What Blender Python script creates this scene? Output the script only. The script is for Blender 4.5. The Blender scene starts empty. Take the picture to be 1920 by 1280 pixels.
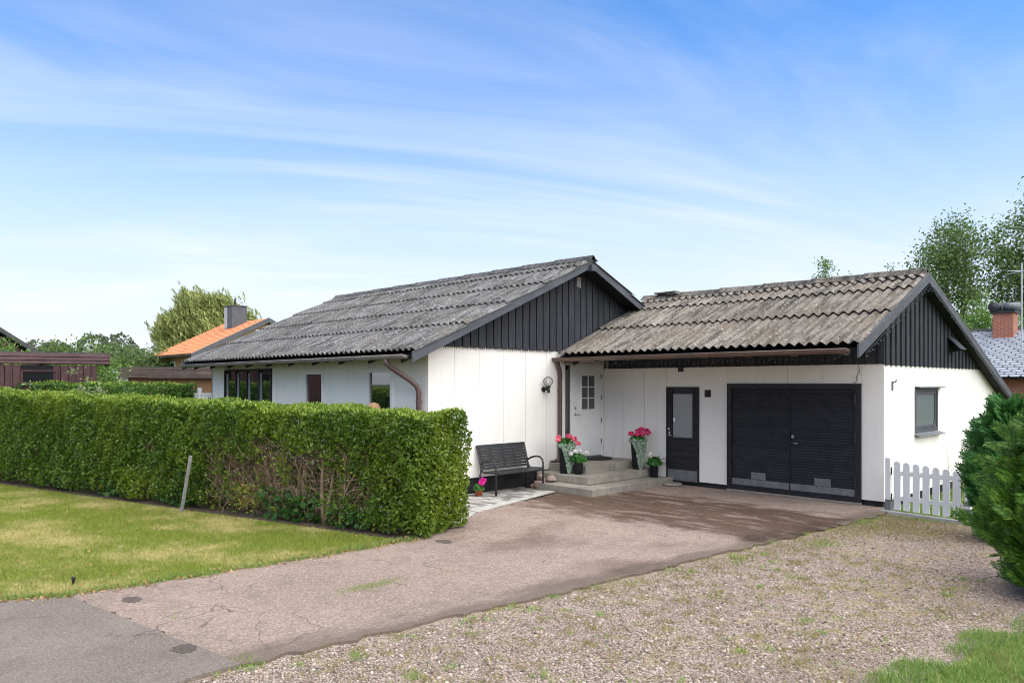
import bpy, math, random
import numpy as np
from mathutils import Vector, Matrix

random.seed(7); rng = np.random.default_rng(11)
sc = bpy.context.scene
COL = sc.collection
R = math.radians

# ------------------------------------------------------------------ camera
cam_d = bpy.data.cameras.new('camera'); cam = bpy.data.objects.new('camera', cam_d); COL.objects.link(cam)
cam.location = (10.99, -13.669, 2.1)
cam.rotation_euler = (R(90), 0, R(45.81))
cam_d.sensor_width = 36; cam_d.lens = 26.25; cam_d.shift_y = 0.0411
cam_d.clip_start = 0.05; cam_d.clip_end = 3000
sc.camera = cam

# ------------------------------------------------------------------ light
SUN = Vector((.46, .05, .78)).normalized()
sun_d = bpy.data.lights.new('sun', 'SUN'); sun = bpy.data.objects.new('sun', sun_d); COL.objects.link(sun)
sun_d.energy = 1.85; sun_d.angle = R(110); sun_d.color = (1, .90, .74)
sun.rotation_euler = SUN.to_track_quat('Z', 'Y').to_euler(); sun.location = (20, 12, 25)

world = bpy.data.worlds.new('World'); sc.world = world; world.use_nodes = True
wt = world.node_tree; wt.nodes.clear()


def nd(nt, typ, inp=None, **attrs):
    n = nt.nodes.new(typ)
    for k, v in attrs.items():
        setattr(n, k, v)
    for k, v in (inp or {}).items():
        s = n.inputs[k]
        if isinstance(v, bpy.types.NodeSocket):
            nt.links.new(v, s)
        else:
            s.default_value = v
    return n


def mth(nt, op, a, b=0.0, c=0.0, clamp=False):
    n = nd(nt, 'ShaderNodeMath', {0: a, 1: b, 2: c}, operation=op); n.use_clamp = clamp
    return n.outputs[0]


def sstep(nt, x, lo, hi):
    n = nd(nt, 'ShaderNodeMapRange', {'Value': x, 'From Min': lo, 'From Max': hi}, interpolation_type='SMOOTHSTEP')
    return n.outputs[0]


def mixc(nt, f, a, b, mode='MIX'):
    n = nd(nt, 'ShaderNodeMix', data_type='RGBA', blend_type=mode)
    for i, v in ((0, f), (6, a), (7, b)):
        if isinstance(v, bpy.types.NodeSocket):
            nt.links.new(v, n.inputs[i])
        else:
            n.inputs[i].default_value = (*v, 1) if isinstance(v, tuple) and len(v) == 3 else v
    return n.outputs[2]


def noise(nt, vec, scale, detail=5, rough=.55, dist=0.0):
    return nd(nt, 'ShaderNodeTexNoise', {'Vector': vec, 'Scale': scale, 'Detail': detail, 'Roughness': rough,
                                         'Distortion': dist}).outputs['Fac']


def vscale(nt, vec, s):
    return nd(nt, 'ShaderNodeVectorMath', {0: vec, 1: s}, operation='MULTIPLY').outputs[0]


sky = nd(wt, 'ShaderNodeTexSky', sky_type='NISHITA', sun_disc=False, sun_elevation=math.asin(SUN.z),
         sun_rotation=math.atan2(SUN.x, SUN.y), altitude=100, air_density=1.1, dust_density=1.2, ozone_density=2.0)
tc = nd(wt, 'ShaderNodeTexCoord').outputs['Generated']
sep = nd(wt, 'ShaderNodeSeparateXYZ', {0: tc})
zc = mth(wt, 'ADD', mth(wt, 'MAXIMUM', sep.outputs[2], 0.0), .16)
px = mth(wt, 'DIVIDE', sep.outputs[0], zc); py = mth(wt, 'DIVIDE', sep.outputs[1], zc)
pv = nd(wt, 'ShaderNodeCombineXYZ', {0: px, 1: py, 2: 0.0}).outputs[0]
rot = nd(wt, 'ShaderNodeVectorRotate', {'Vector': pv, 'Angle': R(-62)}, rotation_type='Z_AXIS').outputs[0]
streak = noise(wt, vscale(wt, rot, (.36, 1.0, 1)), 1.15, 8, .56, 1.2)
soft = noise(wt, vscale(wt, rot, (.5, .8, 1)), .55, 4, .5, .3)
cl = mth(wt, 'MULTIPLY', sstep(wt, streak, .38, .66), sstep(wt, soft, .30, .60))
cl = mth(wt, 'MULTIPLY_ADD', cl, .42, .02, clamp=True)
haze_f = mth(wt, 'MULTIPLY', sstep(wt, sep.outputs[2], .44, .0), .96)
c1 = mixc(wt, 1.0, sky.outputs[0], (.26, .53, .80), 'MULTIPLY')
c1 = mixc(wt, haze_f, c1, (3.05, 3.2, 3.55))
c1 = mixc(wt, cl, c1, (3.5, 3.5, 3.55))
bg = nd(wt, 'ShaderNodeBackground', {'Color': c1, 'Strength': .095})
wo = nd(wt, 'ShaderNodeOutputWorld', {'Surface': bg.outputs[0]})

sc.view_settings.view_transform = 'Standard'; sc.view_settings.look = 'None'
sc.view_settings.exposure = 1.74; sc.view_settings.gamma = 1
sc.render.engine = 'CYCLES'
sc.cycles.use_denoising = True; sc.cycles.filter_width = 1.0
sc.cycles.max_bounces = 7; sc.cycles.diffuse_bounces = 3; sc.cycles.glossy_bounces = 3
sc.cycles.transmission_bounces = 5; sc.cycles.transparent_max_bounces = 6
sc.cycles.caustics_reflective = False; sc.cycles.caustics_refractive = False


# ------------------------------------------------------------------ materials
def new_mat(name):
    m = bpy.data.materials.new(name); m.use_nodes = True
    nt = m.node_tree; nt.nodes.clear()
    out = nd(nt, 'ShaderNodeOutputMaterial')
    pos = nd(nt, 'ShaderNodeNewGeometry').outputs['Position']
    return m, nt, out, pos


def mat(name, c1, c2=None, s=3.0, rough=.85, bump=0.0, bs=60.0, c3=None, s3=30.0, t3=(.58, .7), stretch=(1, 1, 1),
        rnd=0.0, metal=0.0, spec=.3, stretch3=None):
    m, nt, out, pos = new_mat(name)
    v = vscale(nt, pos, stretch)
    col = mixc(nt, sstep(nt, noise(nt, v, s), .3, .7), c1, c2 or c1)
    if c3:
        v3 = vscale(nt, pos, stretch3 or (1, 1, 1))
        col = mixc(nt, sstep(nt, noise(nt, v3, s3, 4), *t3), col, c3)
    if rnd:
        oi = nd(nt, 'ShaderNodeObjectInfo').outputs['Random']
        k = mth(nt, 'MULTIPLY_ADD', oi, 2 * rnd, 1 - rnd)
        col = nd(nt, 'ShaderNodeVectorMath', {0: col, 'Scale': k}, operation='SCALE').outputs[0]
    b = nd(nt, 'ShaderNodeBsdfPrincipled', {'Base Color': col, 'Roughness': rough, 'Metallic': metal,
                                           'Specular IOR Level': spec})
    if bump:
        bn = nd(nt, 'ShaderNodeBump', {'Height': noise(nt, v, bs, 4), 'Strength': bump, 'Distance': .02})
        nt.links.new(bn.outputs[0], b.inputs['Normal'])
    nt.links.new(b.outputs[0], out.inputs[0])
    return m


def leaf_mat(name, cols, patch=1.2, patch_col=None, trans=.4, rough=.5, pthr=(.5, .68), spec=.35):
    m, nt, out, pos = new_mat(name)
    rp = nd(nt, 'ShaderNodeNewGeometry').outputs['Random Per Island']
    cr = nd(nt, 'ShaderNodeValToRGB', {'Fac': rp}); els = cr.color_ramp.elements
    while len(els) < len(cols):
        els.new(.5)
    for i, c in enumerate(cols):
        els[i].position = i / max(1, len(cols) - 1); els[i].color = (*c, 1)
    col = cr.outputs[0]
    if patch_col:
        col = mixc(nt, mth(nt, 'MULTIPLY', sstep(nt, noise(nt, pos, patch, 4), *pthr), .85), col, patch_col)
    b = nd(nt, 'ShaderNodeBsdfPrincipled', {'Base Color': col, 'Roughness': rough, 'Specular IOR Level': spec})
    t = nd(nt, 'ShaderNodeBsdfTranslucent', {'Color': col})
    mx = nd(nt, 'ShaderNodeMixShader', {0: trans, 1: b.outputs[0], 2: t.outputs[0]})
    nt.links.new(mx.outputs[0], out.inputs[0])
    return m


def glass_mat(name, base, rough=.02, ior=1.9, spec=.5, wob=0.0, wscale=8):
    m, nt, out, pos = new_mat(name)
    b = nd(nt, 'ShaderNodeBsdfPrincipled', {'Base Color': (*base, 1), 'Roughness': rough, 'IOR': ior,
                                           'Specular IOR Level': spec})
    if wob:
        bn = nd(nt, 'ShaderNodeBump', {'Height': noise(nt, pos, wscale, 2), 'Strength': wob, 'Distance': .01})
        nt.links.new(bn.outputs[0], b.inputs['Normal'])
    nt.links.new(b.outputs[0], out.inputs[0])
    return m


M = {}
M['white'] = mat('white_render', (.85, .81, .745), (.82, .78, .715), 1.4, .9, .12, 140, (.74, .715, .66), 2.2, (.50, .85),
                 stretch3=(2.6, 2.6, .22))
M['wallcore'] = mat('wall_joint', (.42, .41, .39))
M['whitepaint'] = mat('white_paint', (.80, .80, .78), (.77, .77, .75), 3, .45, .05, 40)
M['plinth'] = mat('black_plinth', (.018, .018, .02), (.03, .03, .032), 4, .8, .3, 40)
M['board'] = mat('black_stained_board', (.024, .026, .031), (.045, .048, .055), 2.5, .75, .35, 26, (.09, .095, .105), 9,
                 (.66, .9), (9, 9, .8), .16, stretch3=(6, 6, .5))
M['backing'] = mat('dark_backing', (.012, .012, .013))
M['barge'] = mat('grey_barge_board', (.065, .07, .08), (.09, .095, .105), 3, .6, .15, 30, rnd=.05)
M['soffit'] = mat('black_soffit', (.014, .014, .015), (.022, .022, .023), 3, .8)
M['gutter_brown'] = mat('brown_gutter', (.115, .070, .050), (.16, .10, .072), 3, .4, spec=.5, c3=(.2, .15, .11), s3=14, t3=(.6, .8))
M['gutter_grey'] = mat('weathered_gutter', (.20, .175, .155), (.30, .27, .24), 5, .5, c3=(.10, .075, .06), s3=9)
M['pipe_brown'] = mat('brown_downpipe', (.115, .070, .062), (.14, .088, .078), 3, .38, spec=.5)
M['pipe_dark'] = mat('dark_downpipe', (.070, .042, .036), (.09, .055, .047), 3, .4, spec=.5)
M['blackpaint'] = mat('black_door_paint', (.013, .013, .016), (.022, .022, .026), 6, .5, .1, 40, (.034, .034, .037), 5, (.60, .85), rnd=.16)
M['galv'] = mat('galvanised_plate', (.16, .165, .17), (.22, .225, .23), 7, .55, metal=.35, c3=(.10, .10, .105), s3=20)
M['steel'] = mat('steel_fitting', (.45, .44, .42), rough=.3, metal=1)
M['darkmetal'] = mat('dark_iron', (.02, .02, .022), (.03, .03, .033), 8, .5, .05, 50, spec=.4)
M['bench'] = mat('black_bench_paint', (.022, .023, .025), (.032, .033, .035), 8, .45, .05, 60, spec=.45)
M['concrete'] = mat('step_concrete', (.34, .31, .26), (.24, .22, .18), 3, .92, .5, 70, (.12, .11, .09), 5, (.60, .80))
M['pot'] = mat('anthracite_pot', (.030, .031, .036), (.042, .043, .048), 6, .55, .05, 60)
M['terracotta'] = mat('terracotta', (.52, .15, .05), (.42, .12, .05), 8, .7)
M['terracotta_pale'] = mat('pale_terracotta', (.48, .30, .17), (.40, .24, .13), 8, .8)
M['stone_pink'] = mat('pink_stone', (.50, .35, .27), (.34, .26, .22), 9, .85, .3, 40, rnd=.25)
M['mat_rubber'] = mat('doormat_rubber', (.018, .017, .017), (.03, .028, .027), 30, .9, .5, 120)
M['bark'] = mat('bark', (.16, .125, .09), (.09, .07, .05), 6, .95, .6, 30, stretch=(2, 2, .5))
M['twig'] = mat('hedge_twig', (.34, .24, .15), (.22, .155, .10), 8, .95, .3, 40)
M['barkpale'] = mat('pale_bark', (.27, .23, .17), (.14, .115, .085), 4, .95, .5, 20, stretch=(2, 2, .6))
M['brownboard'] = mat('maroon_board', (.060, .030, .031), (.085, .044, .044), 3, .8, .2, 30, rnd=.12, stretch=(4, 4, .7))
M['fascia'] = mat('maroon_fascia', (.11, .062, .064), (.15, .09, .09), 3, .75, .2, 30, rnd=.08)
M['fascia2'] = mat('dark_brown_fascia', (.085, .062, .055), (.115, .085, .077), 3, .75, .2, 30, rnd=.08)
M['felt'] = mat('roof_felt', (.06, .06, .06), (.09, .09, .09), 5, .9)
M['brick_y'] = mat('yellow_brick', (.44, .27, .115), (.36, .21, .09), 9, .9, .3, 60, (.30, .17, .08), 14, stretch=(1, 1, 3))
M['brick_b'] = mat('brown_brick', (.24, .13, .07), (.19, .10, .055), 9, .9, .3, 60, stretch=(1, 1, 3))
M['tile'] = mat('orange_tile', (.72, .29, .135), (.62, .235, .105), 2.5, .8, .2, 30, (.48, .17, .08), 6)
M['chimney_m'] = mat('chimney_sheet', (.085, .09, .10), (.11, .115, .125), 3, .45, metal=.2)
M['chimney_l'] = mat('chimney_sheet_pale', (.5, .51, .52), rough=.4, metal=.2)
M['slate'] = mat('grey_shingle', (.30, .32, .35), (.38, .40, .43), 4, .7, .2, 30, rnd=0)
M['soil'] = mat('soil', (.07, .05, .035), (.11, .08, .055), 9, 1, .8, 50, (.16, .10, .06), 40)
M['stake'] = mat('grey_stake', (.34, .33, .31), (.25, .24, .225), 9, .8, .3, 40)
M['kerb'] = mat('pale_kerb', (.50, .49, .46), (.40, .39, .36), 5, .9, .3, 50)
M['iron'] = mat('cast_iron', (.08, .055, .042), (.12, .085, .065), 20, .7, .4, 50)
M['wire'] = mat('dark_wire', (.03, .03, .03))
M['bulb'] = mat('clear_bulb', (.22, .22, .23), rough=.2, spec=.6)
M['antenna'] = mat('antenna_alloy', (.5, .5, .5), rough=.45, metal=.6)
M['vent'] = mat('pale_vent', (.42, .40, .37), (.33, .31, .29), 10)
M['brownvent'] = mat('brown_vent', (.045, .033, .028))
M['glass'] = glass_mat('window_glass', (.006, .008, .008), .015, 2.6, .5, .02, 1.5)
M['glass_dark'] = glass_mat('dark_glass', (.008, .009, .01), .05, 1.25, .5)
M['glass_dim'] = glass_mat('door_glass', (.10, .105, .10), .10, 1.5, .5)
M['glass_frost'] = glass_mat('frosted_glass', (.23, .24, .245), .35, 1.6, .5)
M['glass_curtain'] = glass_mat('curtained_glass', (.13, .17, .17), .06, 1.8, .5, .5, 60)
M['flower_pink'] = leaf_mat('pink_petal', [(.75, .03, .16), (.85, .06, .22), (.9, .14, .30)], trans=.25)
M['flower_coral'] = leaf_mat('coral_petal', [(.80, .09, .16), (.88, .16, .24), (.9, .30, .36)], trans=.25)
M['flower_magenta'] = leaf_mat('magenta_petal', [(.72, .02, .30), (.85, .05, .42)], trans=.25)
M['flower_white'] = leaf_mat('white_petal', [(.78, .78, .74), (.85, .85, .82)], trans=.25)
M['geranium'] = leaf_mat('geranium_leaf', [(.030, .112, .022), (.060, .195, .038), (.090, .270, .053)], trans=.25)
M['silver'] = leaf_mat('silver_leaf', [(.20, .29, .20), (.32, .42, .31), (.44, .54, .42)], trans=.15, rough=.7)
M['privet'] = leaf_mat('privet_leaf', [(.045, .10, .010), (.075, .155, .014), (.12, .21, .02), (.20, .29, .035)], .8,
                       (.22, .29, .024), .45, .38, (.44, .70), .45)
M['privet_far'] = leaf_mat('privet_far_leaf', [(.038, .105, .015), (.075, .180, .024), (.150, .255, .033)], 1.0, None, .3)
M['privet_young'] = leaf_mat('young_privet_leaf', [(.19, .29, .03), (.27, .37, .045), (.36, .44, .08)], 1.0, None, .38, .45)
M['ivy'] = leaf_mat('ivy_leaf', [(.02, .065, .012), (.035, .10, .016), (.06, .14, .022)], 1.0, None, .25, .55)
M['yellowleaf'] = leaf_mat('yellow_leaf', [(.28, .22, .02), (.20, .22, .02), (.12, .18, .02)], 1.0, None, .3)
M['aspen'] = leaf_mat('aspen_leaf', [(.068, .128, .033), (.112, .195, .048), (.180, .270, .075), (.240, .315, .128)], .3,
                      (.15, .165, .04), .45, .45, (.56, .75))
M['willow'] = leaf_mat('willow_leaf', [(.157, .211, .053), (.264, .316, .079), (.386, .421, .124), (.527, .527, .211)], .25, None, .34, .5)
M['bush'] = leaf_mat('bush_leaf', [(.075, .165, .030), (.135, .255, .045), (.225, .330, .068)], .5, None, .32)
M['bush_pale'] = leaf_mat('pale_bush_leaf', [(.16, .20, .07), (.26, .30, .13), (.38, .40, .24)], .5, None, .3)
M['wood'] = leaf_mat('far_wood_leaf', [(.085, .115, .06), (.12, .15, .08), (.16, .19, .105)], .12, (.15, .18, .085), .3)
M['thuja'] = leaf_mat('thuja_leaf', [(.03, .10, .012), (.06, .165, .018), (.11, .24, .026), (.20, .33, .05)], 2.0, None, .26, .5)
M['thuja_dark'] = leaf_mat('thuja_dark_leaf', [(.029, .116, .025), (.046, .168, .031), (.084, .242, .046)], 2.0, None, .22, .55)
M['straw'] = leaf_mat('dry_stalk', [(.45, .38, .24), (.6, .52, .36)], trans=.2)
M['deadleaf'] = leaf_mat('dead_leaf', [(.30, .14, .05), (.42, .24, .09), (.5, .36, .18)], trans=.2)


def roof_mat(name, dark, mid, light, brown):
    m, nt, out, pos = new_mat(name)
    v = vscale(nt, pos, (6.5, .55, .55))
    col = mixc(nt, sstep(nt, noise(nt, v, 2.8, 6, .65), .34, .64), dark, mid)
    col = mixc(nt, mth(nt, 'MULTIPLY', sstep(nt, noise(nt, pos, 1.1, 5), .45, .72), .75), col, brown)
    col = mixc(nt, mth(nt, 'MULTIPLY', sstep(nt, noise(nt, pos, 17, 5, .65), .56, .68), .85), col, light)
    col = mixc(nt, mth(nt, 'MULTIPLY', sstep(nt, noise(nt, pos, 42, 3, .6), .62, .70), .8), col, (.55, .54, .51))
    col = mixc(nt, mth(nt, 'MULTIPLY', sstep(nt, noise(nt, pos, 30, 3, .6), .66, .74), .9), col, (.03, .028, .025))
    oi = nd(nt, 'ShaderNodeObjectInfo').outputs['Random']
    k = mth(nt, 'MULTIPLY_ADD', oi, .28, .86)
    col = nd(nt, 'ShaderNodeVectorMath', {0: col, 'Scale': k}, operation='SCALE').outputs[0]
    b = nd(nt, 'ShaderNodeBsdfPrincipled', {'Base Color': col, 'Roughness': .95, 'Specular IOR Level': .15})
    bn = nd(nt, 'ShaderNodeBump', {'Height': noise(nt, pos, 60, 5), 'Strength': .5, 'Distance': .02})
    nt.links.new(bn.outputs[0], b.inputs['Normal']); nt.links.new(b.outputs[0], out.inputs[0])
    return m


M['roof_main'] = roof_mat('weathered_fibre_cement', (.045, .044, .043), (.19, .185, .176), (.38, .37, .35), (.13, .115, .095))
M['roof_garage'] = roof_mat('lichen_fibre_cement', (.06, .052, .044), (.235, .207, .172), (.42, .39, .335), (.15, .12, .09))


def asphalt_mat(name, base, base2, wet=False, aggr=.5):
    m, nt, out, pos = new_mat(name)
    sp = nd(nt, 'ShaderNodeSeparateXYZ', {0: pos})
    col = mixc(nt, sstep(nt, noise(nt, pos, .9, 5), .32, .68), base, base2)
    fine = noise(nt, pos, 48, 5, .8)
    col = mixc(nt, mth(nt, 'MULTIPLY', sstep(nt, fine, .5, .66), aggr), col, tuple(min(1, c * 1.9) for c in base))
    col = mixc(nt, mth(nt, 'MULTIPLY', sstep(nt, fine, .47, .34), .75), col, tuple(c * .32 for c in base))
    col = mixc(nt, mth(nt, 'MULTIPLY', sstep(nt, noise(nt, pos, 13, 4, .7), .50, .68), .45), col, tuple(c * .55 for c in base))
    col = mixc(nt, mth(nt, 'MULTIPLY', sstep(nt, noise(nt, pos, 2.6, 4, .6), .52, .72), .40), col, tuple(c * .6 for c in base))
    # cracks
    vo = nd(nt, 'ShaderNodeTexVoronoi', {'Vector': nd(nt, 'ShaderNodeVectorMath', {0: pos, 1: vscale(nt, nd(
        nt, 'ShaderNodeTexNoise', {'Vector': pos, 'Scale': 2.5}).outputs['Color'], (.5, .5, 0))}, operation='ADD').outputs[0],
        'Scale': 1.5}, feature='DISTANCE_TO_EDGE').outputs['Distance']
    crack = mth(nt, 'MULTIPLY', sstep(nt, vo, .012, .002), sstep(nt, noise(nt, pos, .8, 3), .48, .60))
    col = mixc(nt, mth(nt, 'MULTIPLY', crack, .6), col, tuple(c * .25 for c in base))
    moss = mth(nt, 'MULTIPLY', sstep(nt, noise(nt, pos, 9, 5, .65), .58, .70), sstep(nt, noise(nt, pos, .75, 3), .50, .66))
    col = mixc(nt, mth(nt, 'MULTIPLY', moss, .55 if wet else .15), col, (.26, .21, .07))
    rough = .95
    if wet:
        # dirt washed to the crumbling right rim
        xr = mth(nt, 'MULTIPLY_ADD', sp.outputs[1], .0955, 6.50)
        dr_ = mth(nt, 'SUBTRACT', xr, sp.outputs[0])
        nr = noise(nt, vscale(nt, pos, (2.0, .7, 1)), 1.6, 5, .65)
        rim = mth(nt, 'MULTIPLY', sstep(nt, mth(nt, 'ADD', dr_, mth(nt, 'MULTIPLY_ADD', nr, 1.0, -.5)), .42, .08), .7)
        col = mixc(nt, rim, col, (.12, .09, .07))
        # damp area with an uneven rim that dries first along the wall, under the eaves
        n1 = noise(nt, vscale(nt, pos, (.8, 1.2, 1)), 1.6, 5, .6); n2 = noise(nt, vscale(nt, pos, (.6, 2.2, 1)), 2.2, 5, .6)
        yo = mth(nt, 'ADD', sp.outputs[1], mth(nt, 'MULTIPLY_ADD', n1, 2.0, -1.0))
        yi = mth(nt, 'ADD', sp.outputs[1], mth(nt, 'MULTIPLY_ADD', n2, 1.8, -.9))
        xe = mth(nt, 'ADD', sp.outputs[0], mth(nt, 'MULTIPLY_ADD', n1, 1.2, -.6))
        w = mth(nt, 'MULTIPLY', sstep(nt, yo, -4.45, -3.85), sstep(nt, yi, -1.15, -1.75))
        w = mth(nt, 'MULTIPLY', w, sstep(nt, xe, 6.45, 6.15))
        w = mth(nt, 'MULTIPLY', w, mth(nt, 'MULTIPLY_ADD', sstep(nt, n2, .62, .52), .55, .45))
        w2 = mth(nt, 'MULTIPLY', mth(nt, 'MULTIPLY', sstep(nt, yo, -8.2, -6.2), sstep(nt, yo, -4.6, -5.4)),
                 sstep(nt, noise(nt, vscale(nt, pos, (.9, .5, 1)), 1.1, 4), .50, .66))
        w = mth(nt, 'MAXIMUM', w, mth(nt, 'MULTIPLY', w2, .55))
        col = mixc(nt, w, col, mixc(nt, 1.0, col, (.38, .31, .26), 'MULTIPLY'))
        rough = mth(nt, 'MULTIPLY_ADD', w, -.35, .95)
    b = nd(nt, 'ShaderNodeBsdfPrincipled', {'Base Color': col, 'Roughness': rough, 'Specular IOR Level': .25})
    bn = nd(nt, 'ShaderNodeBump', {'Height': mth(nt, 'SUBTRACT', fine, mth(nt, 'MULTIPLY', crack, .5)), 'Strength': .7, 'Distance': .012})
    nt.links.new(bn.outputs[0], b.inputs['Normal']); nt.links.new(b.outputs[0], out.inputs[0])
    return m


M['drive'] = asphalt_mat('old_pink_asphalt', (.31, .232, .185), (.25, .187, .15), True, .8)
M['patch'] = asphalt_mat('patch_tar', (.125, .10, .082), (.10, .08, .066), False, .7)
M['apron'] = asphalt_mat('grey_asphalt', (.225, .186, .153), (.185, .153, .126), False, .55)


def gravel_mat():
    m, nt, out, pos = new_mat('gravel_bed')
    vo = nd(nt, 'ShaderNodeTexVoronoi', {'Vector': pos, 'Scale': 62})
    sp = nd(nt, 'ShaderNodeSeparateColor', {0: vo.outputs['Color']})
    cr = nd(nt, 'ShaderNodeValToRGB', {'Fac': sp.outputs[0]}); e = cr.color_ramp.elements
    cols = [(.14, .105, .08), (.32, .235, .18), (.43, .325, .255), (.50, .39, .315), (.56, .47, .40)]
    while len(e) < len(cols):
        e.new(.5)
    for i, c in enumerate(cols):
        e[i].position = i / 4; e[i].color = (*c, 1)
    col = mixc(nt, mth(nt, 'MULTIPLY', sstep(nt, vo.outputs['Distance'], .38, .75), .7), cr.outputs[0], (.07, .055, .045))
    col = mixc(nt, mth(nt, 'MULTIPLY', sstep(nt, noise(nt, pos, .9, 4), .45, .68), .5), col, (.22, .165, .135))
    moss = mth(nt, 'MULTIPLY', sstep(nt, noise(nt, pos, 7, 5, .65), .48, .64), sstep(nt, noise(nt, pos, .7, 3), .42, .58))
    col = mixc(nt, mth(nt, 'MULTIPLY', moss, .75), col, (.34, .27, .11))
    b = nd(nt, 'ShaderNodeBsdfPrincipled', {'Base Color': col, 'Roughness': .95, 'Specular IOR Level': .2})
    bn = nd(nt, 'ShaderNodeBump', {'Height': vo.outputs['Distance'], 'Strength': .8, 'Distance': .012}); bn.invert = True
    nt.links.new(bn.outputs[0], b.inputs['Normal']); nt.links.new(b.outputs[0], out.inputs[0])
    return m


M['gravel'] = gravel_mat()
M['pebble'] = leaf_mat('pebble', [(.11, .09, .075), (.30, .225, .175), (.43, .325, .26), (.50, .40, .33), (.62, .55, .48)], trans=0, rough=.9)


def grass_mats():
    out_ = []
    for nm, isl in (('grass_blade', True), ('lawn_soil', False)):
        m, nt, out, pos = new_mat(nm)
        big = noise(nt, pos, .75, 5, .6); mid = noise(nt, pos, 3.0, 4)
        f = sstep(nt, mth(nt, 'ADD', mth(nt, 'MULTIPLY', big, .65), mth(nt, 'MULTIPLY', noise(nt, pos, 9, 4, .7), .30)), .42, .60)
        if isl:
            rp = nd(nt, 'ShaderNodeNewGeometry').outputs['Random Per Island']
            g = mixc(nt, rp, (.17, .225, .026), (.34, .39, .06)); d = mixc(nt, rp, (.46, .40, .14), (.66, .57, .28))
        else:
            g = (.13, .15, .03); d = (.32, .26, .09)
        col = mixc(nt, f, g, d)
        b = nd(nt, 'ShaderNodeBsdfPrincipled', {'Base Color': col, 'Roughness': .7, 'Specular IOR Level': .2})
        if isl:
            t = nd(nt, 'ShaderNodeBsdfTranslucent', {'Color': col})
            b = nd(nt, 'ShaderNodeMixShader', {0: .3, 1: b.outputs[0], 2: t.outputs[0]})
        nt.links.new(b.outputs[0], out.inputs[0]); out_.append(m)
    return out_


M['grass'], M['lawnsoil'] = grass_mats()
M['grass_green'] = leaf_mat('green_grass_blade', [(.083, .195, .027), (.150, .285, .045), (.240, .360, .075), (.390, .405, .135)], 1.4, (.26, .235, .085), .3, .6, (.56, .72))
M['weed'] = leaf_mat('weed_blade', [(.120, .255, .038), (.240, .375, .068), (.405, .405, .120)], 1, None, .3, .6)
M['weed_dry'] = leaf_mat('dry_weed_blade', [(.26, .22, .07), (.34, .28, .10), (.20, .20, .05)], 1, None, .3, .7)
M['ground'] = mat('far_ground', (.075, .10, .028), (.12, .135, .045), .6, .95)
M['paver'] = mat('paver', (.33, .305, .27), (.27, .25, .22), 6, .9, .3, 60, rnd=.38)
M['paver_pale'] = mat('pale_paver', (.52, .49, .445), (.44, .415, .375), 6, .9, .3, 60, rnd=.12)


# ------------------------------------------------------------------ mesh helpers
def wloc(o):
    v = Vector((0, 0, 0))
    while o:
        v = v + o.location; o = o.parent
    return v


def link(name, data, parent=None):
    o = bpy.data.objects.new(name, data); COL.objects.link(o)
    if parent:
        o.parent = parent
    return o


def tag(o, label=None, cat=None, group=None, kind=None):
    for k, v in (('label', label), ('category', cat), ('group', group), ('kind', kind)):
        if v:
            o[k] = v
    return o


def empty(name, loc, label, cat, group=None):
    o = link(name, None); o.location = loc; o.empty_display_size = .1
    return tag(o, label, cat, group)


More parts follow.
